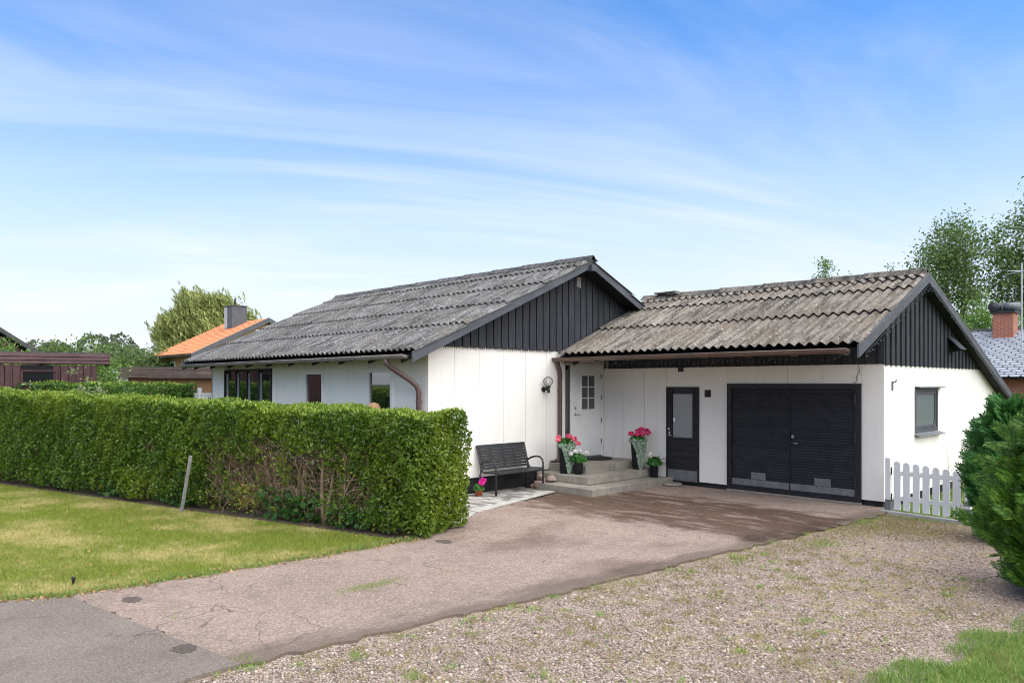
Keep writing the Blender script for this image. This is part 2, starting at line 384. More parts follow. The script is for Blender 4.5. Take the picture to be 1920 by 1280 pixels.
class MB:
    def __init__(s):
        s.v = []; s.f = []

    def add(s, vs, fs):
        n = len(s.v); s.v += [tuple(v) for v in vs]; s.f += [[i + n for i in f] for f in fs]; return s

    def box(s, x0, x1, y0, y1, z0, z1):
        return s.add([(x, y, z) for z in (z0, z1) for y in (y0, y1) for x in (x0, x1)],
                     [[0, 2, 3, 1], [4, 5, 7, 6], [0, 1, 5, 4], [1, 3, 7, 5], [3, 2, 6, 7], [2, 0, 4, 6]])

    def obox(s, c, size, mtx):
        hx, hy, hz = (k / 2 for k in size)
        vs = [Vector(c) + mtx @ Vector((x, y, z)) for z in (-hz, hz) for y in (-hy, hy) for x in (-hx, hx)]
        return s.add(vs, [[0, 2, 3, 1], [4, 5, 7, 6], [0, 1, 5, 4], [1, 3, 7, 5], [3, 2, 6, 7], [2, 0, 4, 6]])

    def beam(s, p, q, w, h, up=(0, 0, 1)):
        p, q = Vector(p), Vector(q); d = (q - p); L = d.length; d = d / L
        sd = d.cross(Vector(up)).normalized(); u = sd.cross(d)
        m = Matrix((d, sd, u)).transposed()
        return s.obox((p + q) / 2, (L, w, h), m)

    def prism(s, poly, axis, d0, d1):
        """poly in the two remaining axes (x: (y,z); y: (x,z); z: (x,y)), extruded from d0 to d1"""
        def pt(p, d):
            return (d, p[0], p[1]) if axis == 'x' else (p[0], d, p[1]) if axis == 'y' else (p[0], p[1], d)
        n = len(poly)
        vs = [pt(p, d0) for p in poly] + [pt(p, d1) for p in poly]
        return s.add(vs, [list(range(n))[::-1], list(range(n, 2 * n))] + [[i, (i + 1) % n, (i + 1) % n + n, i + n] for i in range(n)])

    def tube(s, path, rad, n=6, cap=True):
        path = [Vector(p) for p in path]; rings = []
        if not isinstance(rad, (list, tuple)):
            rad = [rad] * len(path)
        ref = None
        for i, p in enumerate(path):
            t = (path[min(i + 1, len(path) - 1)] - path[max(i - 1, 0)]).normalized()
            if ref is None:
                ref = t.orthogonal().normalized()
            ref = (ref - t * ref.dot(t)).normalized(); b = t.cross(ref)
            rings.append([p + (ref * math.cos(2 * math.pi * k / n) + b * math.sin(2 * math.pi * k / n)) * rad[i] for k in range(n)])
        vs = [v for r in rings for v in r]
        fs = [[i * n + k, i * n + (k + 1) % n, (i + 1) * n + (k + 1) % n, (i + 1) * n + k] for i in range(len(path) - 1) for k in range(n)]
        if cap:
            fs += [list(range(n))[::-1], [(len(path) - 1) * n + k for k in range(n)]]
        return s.add(vs, fs)

    def lathe(s, prof, c=(0, 0, 0), n=20, closed=False):
        vs = [(c[0] + r * math.cos(2 * math.pi * k / n), c[1] + r * math.sin(2 * math.pi * k / n), c[2] + z) for r, z in prof for k in range(n)]
        m = len(prof)
        fs = [[i * n + k, i * n + (k + 1) % n, (i + 1) * n + (k + 1) % n, (i + 1) * n + k] for i in range(m - 1) for k in range(n)]
        fs += [list(range(n))[::-1], [(m - 1) * n + k for k in range(n)]]
        return s.add(vs, fs)

    def mesh(s, name, mt, off=(0, 0, 0), smooth=False):
        me = bpy.data.meshes.new(name)
        me.from_pydata([(v[0] - off[0], v[1] - off[1], v[2] - off[2]) for v in s.v], [], s.f)
        if mt:
            me.materials.append(M[mt] if isinstance(mt, str) else mt)
        if smooth:
            me.polygons.foreach_set('use_smooth', [True] * len(me.polygons))
        me.update(); return me

    def build(s, name, mt, parent=None, smooth=False, bevel=0):
        o = link(name, s.mesh(name, mt, wloc(parent) if parent else (0, 0, 0), smooth), parent)
        if bevel:
            md = o.modifiers.new('bevel', 'BEVEL'); md.width = bevel; md.segments = 2; md.limit_method = 'ANGLE'
        return o


def np_mesh(name, V, F, mt):
    """V (n,3), F (m,k) all faces with k corners"""
    me = bpy.data.meshes.new(name); k = F.shape[1]
    me.vertices.add(len(V)); me.vertices.foreach_set('co', np.ascontiguousarray(V, dtype=np.float32).ravel())
    me.loops.add(F.size); me.loops.foreach_set('vertex_index', np.ascontiguousarray(F, dtype=np.int32).ravel())
    me.polygons.add(len(F)); me.polygons.foreach_set('loop_start', np.arange(len(F), dtype=np.int32) * k)
    me.materials.append(M[mt]); me.update(calc_edges=True)
    return me


def unit(v):
    return v / np.maximum(np.linalg.norm(v, axis=1, keepdims=True), 1e-9)


def scatter(name, tv, tf, P, T, Nn, S, mt, parent=None):
    """copies of a template (tv: local x=along T, y=side, z=normal) merged into one mesh"""
    T = unit(T); B = unit(np.cross(Nn, T)); Nn = np.cross(T, B)
    tv = np.asarray(tv, float); tf = np.asarray(tf)
    n, k = len(P), len(tv)
    S = np.asarray(S)
    S = S[:, None, None] if S.ndim == 1 else S
    V = P[:, None, :] + S * (tv[None, :, 0:1] * T[:, None] + tv[None, :, 1:2] * B[:, None] + tv[None, :, 2:3] * Nn[:, None])
    F = (tf[None] + (np.arange(n) * k)[:, None, None]).reshape(-1, tf.shape[1])
    off = np.array(wloc(parent)) if parent else 0
    return link(name, np_mesh(name, V.reshape(-1, 3) - off, F, mt), parent)


LEAF = ([(-.5, 0, 0), (-.05, .26, .07), (.5, 0, -.03), (-.05, -.26, .07)], [[0, 1, 2, 3]])
NARROW = ([(-.5, 0, 0), (0, .09, .02), (.5, 0, -.06), (0, -.09, .02)], [[0, 1, 2, 3]])
ROUND = ([(-.5, 0, .05), (-.25, .43, .1), (.25, .43, .1), (.5, 0, .02), (.25, -.43, .1), (-.25, -.43, .1)], [[0, 1, 2, 3, 4, 5]])


def rand_dirs(n):
    return unit(rng.normal(size=(n, 3)))


def leaves(name, P, size, mt, parent, tmpl=LEAF, out=None, bias=.0, var=.35, updir=None):
    n = len(P)
    nn = rand_dirs(n)
    if out is not None:
        nn = unit(nn + bias * out)
    t = rand_dirs(n) if updir is None else unit(rand_dirs(n) * .6 + updir)
    return scatter(name, tmpl[0], tmpl[1], P, t, nn, size * (1 + var * rng.uniform(-1, 1, n)), mt, parent)


def in_poly(P, poly):
    x, y = P[:, 0], P[:, 1]; ins = np.zeros(len(P), bool); j = len(poly) - 1
    for i in range(len(poly)):
        xi, yi = poly[i]; xj, yj = poly[j]
        ins ^= ((yi > y) != (yj > y)) & (x < (xj - xi) * (y - yi) / (yj - yi + 1e-12) + xi); j = i
    return ins


def sample_poly(poly, dens):
    p = np.array(poly); lo, hi = p.min(0), p.max(0)
    n = int((hi - lo).prod() * dens); q = rng.uniform(lo, hi, (n, 2))
    return q[in_poly(q, poly)]


def ragged(poly, step=.12, amp=.02):
    out = []
    for i in range(len(poly)):
        a, b = Vector(poly[i]), Vector(poly[(i + 1) % len(poly)]); L = (b - a).length
        n = max(1, min(120, int(L / step)))
        for k in range(n):
            p = a.lerp(b, k / n)
            if k:
                p = p + Vector((random.uniform(-amp, amp), random.uniform(-amp, amp)))
            out.append((p.x, p.y))
    return out


def sheet(name, poly, z, mt, label=None, thick=0.0, rag=0.0):
    if rag:
        poly = ragged(poly, .12, rag)
    m = MB()
    if thick:
        m.prism(poly, 'z', z - thick, z)
    else:
        m.add([(x, y, z) for x, y in poly], [list(range(len(poly)))])
    o = m.build(name, mt); tag(o, label, None, None, 'structure'); return o


# ------------------------------------------------------------------ ground
G = -.05
sheet('ground', [(-1200, -1200), (1200, -1200), (1200, 1200), (-1200, 1200)], -.10, 'ground', 'wide grassy ground reaching to the horizon')
DR = [(5.46, -11.66), (5.43, -11.17), (5.6, -9.6), (5.78, -8.2), (5.95, -6.2), (6.12, -4.3), (6.3, -2.4), (6.42, -.8)]
drive = [(2.4, -11.62), (5.43, -11.17)] + DR[2:] + [(6.4, .04), (1.0, .04), (1.0, -2.6), (1.65, -5.42), (2.2, -6.3), (2.62, -7.4), (2.66, -8.6), (2.57, -10.2)]
gravel = [(5.2, -14.5), (5.2, -11), (5.6, -6), (6.0, -.2), (8.4, -.2), (9.0, -2), (10.4, -4), (10.4, -14.5)]
apron = [(1.9, -15.5), (2.17, -12.15), (2.4, -11.62), (5.43, -11.17), (5.46, -11.66), (5.75, -12.6), (6.6, -13.6), (7.5, -15.5)]
lawn = [(1.9, -15.5), (2.17, -12.15), (2.4, -11.6), (2.57, -10.2), (2.66, -8.6), (2.64, -7.45), (-18, -12.9), (-18, -15.5)]
lawn_r = [(9.15, -8.17), (9.25, -7.14), (9.45, -5.97), (9.6, -5.37), (14, -5.0), (14, -11.0), (9.05, -9.6)]
sheet('gravel_bed', gravel, G - .026, 'gravel', 'pinkish grey gravel parking strip beside the driveway', 0, .04)
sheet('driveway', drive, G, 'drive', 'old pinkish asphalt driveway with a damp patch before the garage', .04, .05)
sheet('asphalt_apron', apron, G + .006, 'apron', 'smooth grey asphalt at the mouth of the driveway', .05, .012)
sheet('street', [(-200, -60), (200, -60), (200, -15.5), (-200, -15.5)], G + .002, 'apron', 'grey asphalt street')
sheet('lawn', lawn, G - .01, 'lawnsoil', 'mown lawn with dry yellow patches before the hedge', 0, .03)
sheet('verge_lawn', lawn_r, G + .0, 'lawnsoil', 'green lawn corner beside the gravel', 0, .06)


def blades(name, pts, length, width, mt, z, label=None, lean=.7, kind='stuff', cat=None, parent=None):
    n = len(pts)
    P = np.c_[pts, np.full(n, z)]
    up = np.c_[rng.normal(size=(n, 2)) * lean, np.ones(n)]
    side = np.c_[rng.normal(size=(n, 2)), np.zeros(n)]
    L = length * rng.uniform(.5, 1.25, n)
    S = np.stack([L, np.full(n, 1.0) * width, L], 1)[:, None, :]
    T = unit(up); B = unit(side)
    V = np.stack([P - B * width / 2, P + B * width / 2, P + T * L[:, None]], 1).reshape(-1, 3)
    F = np.arange(3 * n).reshape(-1, 3)
    o = link(name, np_mesh(name, V, F, mt), parent)
    return tag(o, label, cat, None, kind)


vis = [(2.64, -7.6), (2.66, -8.6), (2.57, -10.2), (2.4, -11.6), (2.15, -12.3), (-9.5, -12.0), (-9.5, -10.75)]
blades('lawn_grass', sample_poly(vis, 3600), .05, .0085, 'grass', G - .012, 'short dry and green grass of the lawn before the hedge', .9, cat='grass')
edge = np.array([(x + random.gauss(0, .05) + .03 * math.sin(9 * y) + .02 * math.sin(23 * y), y + random.gauss(0, .03)) for (x0, y0), (x1, y1) in zip(lawn[1:5], lawn[2:6])
                 for t in np.linspace(0, 1, 900) for x, y in [(x0 + (x1 - x0) * t - .02, y0 + (y1 - y0) * t)]])
blades('lawn_edge_grass', edge, .075, .008, 'grass_green', G - .005, 'longer green grass along the lawn edge by the driveway', .8, cat='grass')
vr = [(8.85, -8.17), (8.96, -7.14), (9.16, -5.97), (9.32, -5.37), (11.5, -5.2), (11.5, -8.8), (8.8, -9.4)]
qv = sample_poly(vr, 6500); bx = 8.85 + np.clip((qv[:, 1] + 8.17) / 2.8, 0, 1) * .5 + .16 * np.sin(qv[:, 1] * 5.1) + .10 * np.sin(qv[:, 1] * 11.3 + 1)
qv = qv[rng.uniform(size=len(qv)) < np.clip((qv[:, 0] - bx) / .25 + .25, .03, 1)]
blades('verge_grass', qv, .065, .008, 'grass_green', G - .002, 'lush green grass at the corner beside the gravel', .9, cat='grass')
# weeds on the driveway rim and in its cracks
wp = []; wd = []
for i in range(len(DR) - 1):
    (x0, y0), (x1, y1) = DR[i], DR[i + 1]; L = math.hypot(x1 - x0, y1 - y0)
    for k in range(int(L * 7)):
        t = random.random(); cx = x0 + (x1 - x0) * t + abs(random.gauss(0, .14)); cy = y0 + (y1 - y0) * t
        nn = random.choice([8, 14, 26, 50]); (wp if random.random() < .42 else wd).extend(
            (cx + random.gauss(0, .05), cy + random.gauss(0, .07)) for _ in range(nn))
for (cx, cy, sx, sy, n, green) in [(4.26, -9.2, .06, .22, 1100, 1), (4.36, -8.6, .05, .22, 420, 0), (4.42, -8.2, .04, .12, 60, 1), (4.32, -7.3, .04, .2, 60, 0),
                                   (4.05, -10.4, .04, .3, 60, 0), (3.9, -11.1, .05, .12, 90, 1), (5.4, -11.1, .08, .06, 220, 1), (4.2, -11.35, .5, .02, 500, 0),
                                   (3.2, -11.5, .4, .015, 420, 0), (7.0, -1.1, .55, .3, 1500, 0), (6.6, -2.2, .28, .55, 1000, 0), (6.35, -3.3, .2, .5, 600, 0),
                                   (6.9, -.75, .4, .06, 420, 1), (7.3, -1.6, .45, .35, 700, 0), (6.7, -3.6, .12, .18, 250, 1), (6.45, -1.4, .1, .3, 350, 1),
                                   (9.0, -5.6, .25, .3, 500, 0), (8.75, -6.6, .2, .5, 350, 0), (8.7, -8.3, .15, .6, 300, 0)]:
    (wp if green else wd).extend((random.gauss(cx, sx), random.gauss(cy, sy)) for _ in range(n))
for k in range(1000):
    p = (random.uniform(5.7, 8.8), random.uniform(-11, -4)); nn = random.choice([5, 8, 14, 34])
    if p[0] < 5.6 + (p[1] + 10) * .12:
        continue
    (wp if random.random() < .16 else wd).extend((p[0] + random.gauss(0, .04), p[1] + random.gauss(0, .04)) for _ in range(nn))
blades('driveway_weeds', np.array(wp), .05, .010, 'weed', G - .018, 'green weeds along the rim of the driveway', 1.0, cat='weeds')
wd += [(random.gauss(6.25 + (y_ + 4) * .10 + .25, .16), y_ + random.gauss(0, .06)) for y_ in np.linspace(-7.5, -.8, 2600)]
wd += [(random.gauss(7.2, .5), random.gauss(-1.9, .4)) for _ in range(2200)]
blades('dry_weeds', np.array(wd), .036, .010, 'weed_dry', G - .020, 'dry yellow weeds scattered over the gravel', 1.3, cat='weeds')
# pebbles
OCT = ([(.5, 0, 0), (0, .42, 0), (-.5, 0, 0), (0, -.42, 0), (0, 0, .3), (0, 0, -.3)],
       [[0, 1, 4], [1, 2, 4], [2, 3, 4], [3, 0, 4], [1, 0, 5], [2, 1, 5], [3, 2, 5], [0, 3, 5]])
gp = [(5.5, -12.2), (5.5, -11.2), (5.85, -8.2), (6.4, -3), (6.5, -1.2), (8, -1.4), (9.2, -5.4), (8.8, -8), (8.8, -9.6), (7, -12)]
pp = np.concatenate([sample_poly(gp, 900), sample_poly([(5.5, -12.2), (5.5, -11.2), (5.85, -8.2), (6.0, -6.6), (8.9, -6.6), (8.8, -8), (8.8, -9.6), (7, -12)], 1500)])
n = len(pp)
o = scatter('gravel_stones', *OCT, np.c_[pp, np.full(n, G - .022)], np.c_[rng.normal(size=(n, 2)), rng.normal(size=n) * .25],
            np.c_[rng.normal(size=(n, 2)) * .25, np.ones(n)], np.clip(rng.lognormal(math.log(.013), .55, n), .005, .05), 'pebble')
tag(o, 'loose pink and grey pebbles over the gravel strip', 'gravel', None, 'stuff')
# fallen leaves on the lawn and along its edge
q = np.concatenate([sample_poly(vis, 7), edge[rng.integers(0, len(edge), 620)] + rng.normal(size=(620, 2)) * .07])
o = leaves('fallen_leaves', np.c_[q, np.full(len(q), G + .012)], .045, 'deadleaf', None, LEAF, np.tile([0, 0, 1.], (len(q), 1)), 2.0)
tag(o, 'small brown fallen leaves along the lawn edge', 'leaves', None, 'stuff')

# asphalt patches, drain cover
for (x, y, rx, ry, nm) in ((3.02, -11.2, .13, .09, 'round dark repair spot on the pinkish driveway'), (4.80, -11.36, .13, .09, 'square dark repair spot where the grey asphalt ends'),
                           (3.05, -7.25, .15, .1, 'small dark repair spot beside the hedge end')):
    m = MB(); k = 30
    m.add([(x + rx * math.cos(2 * math.pi * i / k) * random.uniform(.7, 1.15), y + ry * math.sin(2 * math.pi * i / k) * random.uniform(.82, 1.15), G + (.0025 if y > -11.25 else .0085)) for i in range(k)], [list(range(k))])
    tag(m.build('asphalt_patch', M['patch']), nm, None, None, 'structure')
dc = empty('drain_cover', (5.88, -3.92, G), 'round rusty cast iron drain cover in the driveway', 'drain cover')
MB().lathe([(.17, .0), (.17, .006), (.145, .007), (.145, .005)], (5.88, -3.92, G + .002), 24).build('rim', 'iron', dc)
m = MB()
for i in range(-4, 5):
    w = math.sqrt(max(0, .14 ** 2 - (i * .03) ** 2)); m.box(5.88 - w, 5.88 + w, -3.92 + i * .03 - .008, -3.92 + i * .03 + .008, G + .002, G + .0115)
m.build('grate', 'iron', dc)

# ------------------------------------------------------------------ patio of pavers
patio = [(0.02, -7.2), (1.95, -7.2), (2.2, -6.25), (1.65, -5.42), (.95, -2.72), (0.02, -2.72)]


def clip(poly, cl):
    out = poly; n = len(cl)
    for i in range(n):
        a, b = cl[i], cl[(i + 1) % n]; inp, out = out, []
        if not inp:
            break
        sd = lambda p: (b[0] - a[0]) * (p[1] - a[1]) - (b[1] - a[1]) * (p[0] - a[0])
        for j in range(len(inp)):
            p, q_ = inp[j], inp[(j + 1) % len(inp)]; dp, dq = sd(p), sd(q_)
            if dp >= 0:
                out.append(p)
            if (dp >= 0) != (dq >= 0):
                t = dp / (dp - dq); out.append((p[0] + (q_[0] - p[0]) * t, p[1] + (q_[1] - p[1]) * t))
    return out


pat = MB().add([(x, y, G - .006) for x, y in patio], [[0, 1, 2, 3, 4, 5]]).build('patio', 'soil'); tag(pat, 'small patio of pale and grey pavers before the gable', None, None, 'structure')
y = -7.2; row = 0
while y < -2.72:
    x = .02 - (.105 if row % 2 else 0)
    while x < 2.3:
        w = .21
        part = [(.02, -7.2), (1.95, -7.2), (2.2, -6.25), (1.65, -5.42), (.02, -5.42)] if y < -5.42 - .07 else [(.02, -5.6), (1.697, -5.6), (.95, -2.72), (.02, -2.72)]
        p = clip([(x, y), (x + w - .006, y), (x + w - .006, y + .134), (x, y + .134)], part)
        if len(p) >= 3:
            ar = abs(sum(p[i][0] * p[(i + 1) % len(p)][1] - p[(i + 1) % len(p)][0] * p[i][1] for i in range(len(p)))) / 2
            if ar > .002:
                pale = random.random() < .33 or (p[0][0] + w > .84 + (-2.72 - y) * .24)
                dz = random.uniform(-.002, .002)
                MB().prism(p, 'z', G - .005, G + .012 + dz).build('paver', 'paver_pale' if pale else 'paver', pat)
        x += w
    y += .14; row += 1


# ------------------------------------------------------------------ houses: shared builders
def panel_wall(parent, plane, off, t, u0, u1, z0, z1, joints, openings, mt='white'):
    """facade panels of thickness t standing proud of coordinate off; cut round the openings (u0,u1,z0,z1)"""
    cuts = sorted(set([u0, u1] + [j for j in joints if u0 < j < u1] + [e for o_ in openings for e in o_[:2] if u0 < e < u1]))
    g = .003
    for a, b in zip(cuts[:-1], cuts[1:]):
        spans = [(z0, z1)]
        for (oa, ob, oz0, oz1) in openings:
            if oa < (a + b) / 2 < ob:
                spans = [s for (s0, s1) in spans for s in ((s0, min(s1, oz0)), (max(s0, oz1), s1)) if s[1] - s[0] > .01]
        for (s0, s1) in spans:
            ga = 0 if any(abs(a - e) < 1e-6 for o_ in openings for e in o_[:2]) and spans == [(z0, z1)] else g
            m = MB()
            lo, hi = min(off, off + t), max(off, off + t)
            if plane == 'x':
                m.box(lo, hi, a + ga, b - g, s0, s1)
            else:
                m.box(a + ga, b - g, lo, hi, s0, s1)
            m.build('panel', mt, parent)


SHEET = {}


def sheet_mesh(waves, length, mt):
    key = (waves, round(length, 3), mt)
    if key not in SHEET:
        m = MB(); n = waves * 8; w = .177; vs = []; th = .011
        for (yy, lift) in ((0, .042), (length * .5, .020), (length, 0)):
            for dz in (th, 0):
                for i in range(n + 1):
                    xx = i / 8 * w; vs.append((xx, yy, lift + dz + .034 * (1 - math.cos(2 * math.pi * xx / w)) / 1.0 * .85))
        q = n + 1; fs = []
        for i in range(n):
            for r in (0, 2):
                fs.append([r * q + i, r * q + i + 1, (r + 2) * q + i + 1, (r + 2) * q + i])
                fs.append([(r + 1) * q + i + 1, (r + 1) * q + i, (r + 3) * q + i, (r + 3) * q + i + 1])
            fs.append([q + i, q + i + 1, i + 1, i])
            fs.append([4 * q + i, 4 * q + i + 1, 5 * q + i + 1, 5 * q + i])
        for i, fl in ((0, 0), (n, 1)):
            for r in (0, 2):
                f = [r * q + i, (r + 2) * q + i, (r + 3) * q + i, (r + 1) * q + i]; fs.append(f[::-1] if fl else f)
        m.add(vs, fs); SHEET[key] = m.mesh('sheet', mt, smooth=False)
        me = SHEET[key]
        me.polygons.foreach_set('use_smooth', [True] * len(me.polygons))
        try:
            me.set_sharp_from_angle(angle=R(50))
        except Exception:
            pass
    return SHEET[key]


def roof_slope(parent, x0, cols, eave, ridge, rows, mt, waves=6, lastw=None):
    """corrugated sheets on the slope from eave (y,z) to ridge (y,z)"""
    (ye, ze), (yr, zr) = eave, ridge
    L = math.hypot(yr - ye, zr - ze); th = math.atan2(zr - ze, abs(yr - ye)); sgn = 1 if yr > ye else -1
    base = wloc(parent); W = waves * .177
    for i, s0 in enumerate(rows):
        s1 = rows[i + 1] if i + 1 < len(rows) else L
        ln = s1 - s0 + (.12 if i + 1 < len(rows) else 0)
        for c in range(cols):
            w_ = waves if not (lastw and c == cols - 1) else lastw
            o = link('sheet', sheet_mesh(w_, ln, mt), parent)
            x = x0 + c * W + (0 if sgn > 0 else w_ * .177)
            s = s0 + random.uniform(-.012, .006)
            p = Vector((x, ye + sgn * s * math.cos(th), ze + s * math.sin(th) + random.uniform(0, .004)))
            o.location = p - base
            o.rotation_euler = (th, 0, 0) if sgn > 0 else (th, 0, math.pi)


def ridge_caps(parent, x0, x1, y, z, th1, th2, mt, step=1.06):
    x = x0
    while x < x1 - .2:
        e = min(x1, x + step + .09)
        m = MB(); vs = []
        for (xx, up) in ((x, .022), (x + .12, .02), (e, 0)):
            for t in np.linspace(-1, 1, 9):
                d = abs(t) * .17; a = th1 if t < 0 else th2
                rr = .045 * max(0, 1 - (abs(t) / .45) ** 2)
                vs.append((xx, y + math.copysign(d * math.cos(a), t), z - d * math.sin(a) + rr + up + .065))
        k = 9
        fs = [[r * k + i, (r + 1) * k + i, (r + 1) * k + i + 1, r * k + i + 1] for r in range(2) for i in range(8)]
        nb = len(vs); vs += [(v[0], v[1], v[2] - .014) for v in vs]
        fs += [[nb + r * k + i, nb + r * k + i + 1, nb + (r + 1) * k + i + 1, nb + (r + 1) * k + i] for r in range(2) for i in range(8)]
        for r in (0, 2):
            fs += [[r * k + i, r * k + i + 1, nb + r * k + i + 1, nb + r * k + i] for i in range(8)]
        for i in (0, 8):
            fs += [[r * k + i, (r + 1) * k + i, nb + (r + 1) * k + i, nb + r * k + i] for r in range(2)]
        m.add(vs, fs).build('ridge_cap', mt, parent, True)
        x += step


def gutter(parent, x0, x1, y, z, r, mt, name='gutter'):
    m = MB(); prof = []
    for k in range(9):
        a = math.pi + math.pi * k / 8; prof.append((y + r * math.cos(a), z + r * math.sin(a)))
    prof += [(y + (r - .006) * math.cos(a_), z + (r - .006) * math.sin(a_)) for a_ in [2 * math.pi - math.pi * k / 8 for k in range(9)]]
    n = len(prof)
    m.add([(x0, *p) for p in prof] + [(x1, *p) for p in prof], [[i, (i + 1) % n, n + (i + 1) % n, n + i] for i in range(n)])
    for xe in (x0, x1):
        m.prism(prof[:9], 'x', xe - .003, xe + .003)
    m.tube([(x0, y - r, z + .004), (x1, y - r, z + .004)], .012, 6)
    g = m.build(name, mt, parent, True)
    return g


def roofline(prof, y):
    for (y0, z0), (y1, z1) in zip(prof[:-1], prof[1:]):
        if y0 <= y <= y1:
            return z0 + (z1 - z0) * (y - y0) / (y1 - y0)
    return prof[0][1]


def gable_boards(parent, x, t, y0, y1, zb, prof, step, bw, mt='board', drop=.10, name='board'):
    y = y0
    while y < y1 - .02:
        a, b = y, min(y + bw, y1)
        za, zb2 = roofline(prof, a) - drop, roofline(prof, b) - drop
        pts = [(a, zb), (b, zb)] + ([(b, zb2)] if zb2 > zb + .01 else []) + ([(a, za)] if za > zb + .01 else [])
        apex = [p for p in prof if a < p[0] < b]
        if apex and len(pts) == 4:
            pts.insert(3, (apex[0][0], apex[0][1] - drop))
        if len(pts) >= 3:
            MB().prism(pts, 'x', x, x + t + random.uniform(-.002, .002)).build(name, mt, parent)
        y += step


# ------------------------------------------------------------------ main house
MR = [(-5.80, 2.64), (-1.0, 4.78), (3.8, 2.64)]
house = empty('bungalow', (-4.9, -1.0, G), 'white bungalow with black boarded gable and grey corrugated roof', 'house')
core = MB()
core.prism([(-5.10, .25), (3.35, .25), (3.35, 2.80), (-1.0, 4.60), (-5.10, 2.82)], 'x', -9.75, -.05)
core.build('wall_core', 'wallcore', house)
MB().box(-9.77, -.03, -5.12, 3.37, -.12, .262).build('plinth', 'plinth', house)
gw = link('gable_wall', None, house)
DOOR = (-1.16, -.06, .40, 2.545); SIDE = (-1.40, -1.16, .40, 2.545)
panel_wall(gw, 'x', -.05, .05, -5.15, 0.0, .262, 2.84, [-5.15 + .64 * i for i in range(1, 6)], [(-1.40, -.06, .40, 2.545)])
lw = link('long_wall', None, house)
W1 = (-8.92, -6.19, .85, 2.47); W2 = (-4.55, -3.74, .55, 2.37); W3 = (-1.99, -1.11, .55, 2.39)
panel_wall(lw, 'y', -5.10, -.05, -9.80, -.05, .262, 2.86, [-9.8 + 1.21 * i for i in range(1, 8)], [W1, W2, W3])
MB().box(-9.80, -9.75, -5.15, 3.4, .262, 2.80).build('end_wall', 'white', house)
MB().box(-9.8, -.0, 3.35, 3.4, .262, 2.80).build('rear_wall', 'white', house)
MB().prism([(-5.05, 2.8), (3.3, 2.8), (-1.0, 4.60)], 'x', -9.80, -9.75).build('end_gable', 'backing', house)
gc = link('gable_cladding', None, house)
MB().prism([(-5.11, 2.84), (3.3, 2.84), (3.3, 2.88), (-1.0, 4.66), (-5.11, 2.9)], 'x', -.05, -.0275).build('backing', 'backing', gc)
gable_boards(gc, .003, .030, -5.15, 3.2, 2.805, MR, .205, .174)
roof = link('roof', None, house)
rows = [0, 1.28, 2.44, 3.60, 4.72]
roof_slope(roof, -10.12, 10, MR[0], MR[1], rows, 'roof_main')
roof_slope(roof, -10.12, 10, MR[2], MR[1], [0, 1.8, 3.6], 'roof_main')
th = math.atan2(2.14, 4.8)
ridge_caps(roof, -10.16, .52, -1.0, 4.80, th, th, 'roof_main')
MB().prism([(-5.72, 2.56), (-1.0, 4.66), (3.72, 2.56), (3.72, 2.63), (-1.0, 4.74), (-5.72, 2.63)], 'x', -10.0, .42).build('roof_deck', 'soffit', roof)


def barge(parent, x, t, prof, h=.19, up=.045, ext=.06):
    for (a, b) in ((0, 1), (2, 1)):
        (y0, z0), (y1, z1) = prof[a], prof[b]
        d = Vector((y1 - y0, z1 - z0)).normalized(); y0 -= d.x * ext; z0 -= d.y * ext
        MB().prism([(y0, z0 + up - h), (y1, z1 + up - h), (y1, z1 + up), (y0, z0 + up)], 'x', x, x + t).build('barge_board', 'barge', parent)


barge(roof, .44, .03, MR); barge(roof, -10.07, .03, MR)
MB().box(.40, .55, -1.09, -.91, 4.56, 4.69).build('ridge_beam_end', 'barge', roof)
for i in range(10):
    x = -9.6 + i * 1.06
    MB().prism([(-5.70, 2.48), (-5.14, 2.72), (-5.14, 2.86), (-5.70, 2.60)], 'x', x - .035, x + .035).build('rafter_end', 'soffit', roof)
gt = gutter(roof, -10.0, .30, -5.87, 2.60, .062, 'gutter_grey')
for i in range(12):
    x = -9.8 + i * .9; MB().box(x - .012, x + .012, -5.86, -5.70, 2.535, 2.55).build('bracket', 'soffit', gt)
pipe = [(-.30, -5.87, 2.56), (-.30, -5.87, 2.47), (-.27, -5.80, 2.40), (-.20, -5.40, 2.15), (-.18, -5.28, 2.05), (-.18, -5.235, 1.95), (-.18, -5.235, .02)]
dp = MB().tube(pipe, .048, 12).build('downpipe', 'pipe_brown', house, True)
for z in (1.75, .7):
    MB().lathe([(.052, 0), (.056, .004), (.056, .03), (.052, .034)], (-.18, -5.235, z), 14).build('clip', 'pipe_brown', dp)
    MB().box(-.19, -.17, -5.20, -5.148, z + .008, z + .025).build('clip', 'steel', dp)
# gable vent
v = MB(); v.box(-.0, .026, -1.02, -.84, 4.24, 4.50)
gv = v.build('gable_vent', 'vent', house)
for i in range(7):
    MB().box(.026, .04, -1.0, -.86, 4.262 + i * .033, 4.284 + i * .033).build('louvre', 'vent', gv)


def rect_frame(m, plane, a, b, z0, z1, w, lo, hi):
    for (p, q, r, s) in ((a, b, z1 - w, z1), (a, b, z0, z0 + w), (a, a + w, z0 + w, z1 - w), (b - w, b, z0 + w, z1 - w)):
        if plane == 'y':
            m.box(p, q, lo, hi, r, s)
        else:
            m.box(lo, hi, p, q, r, s)


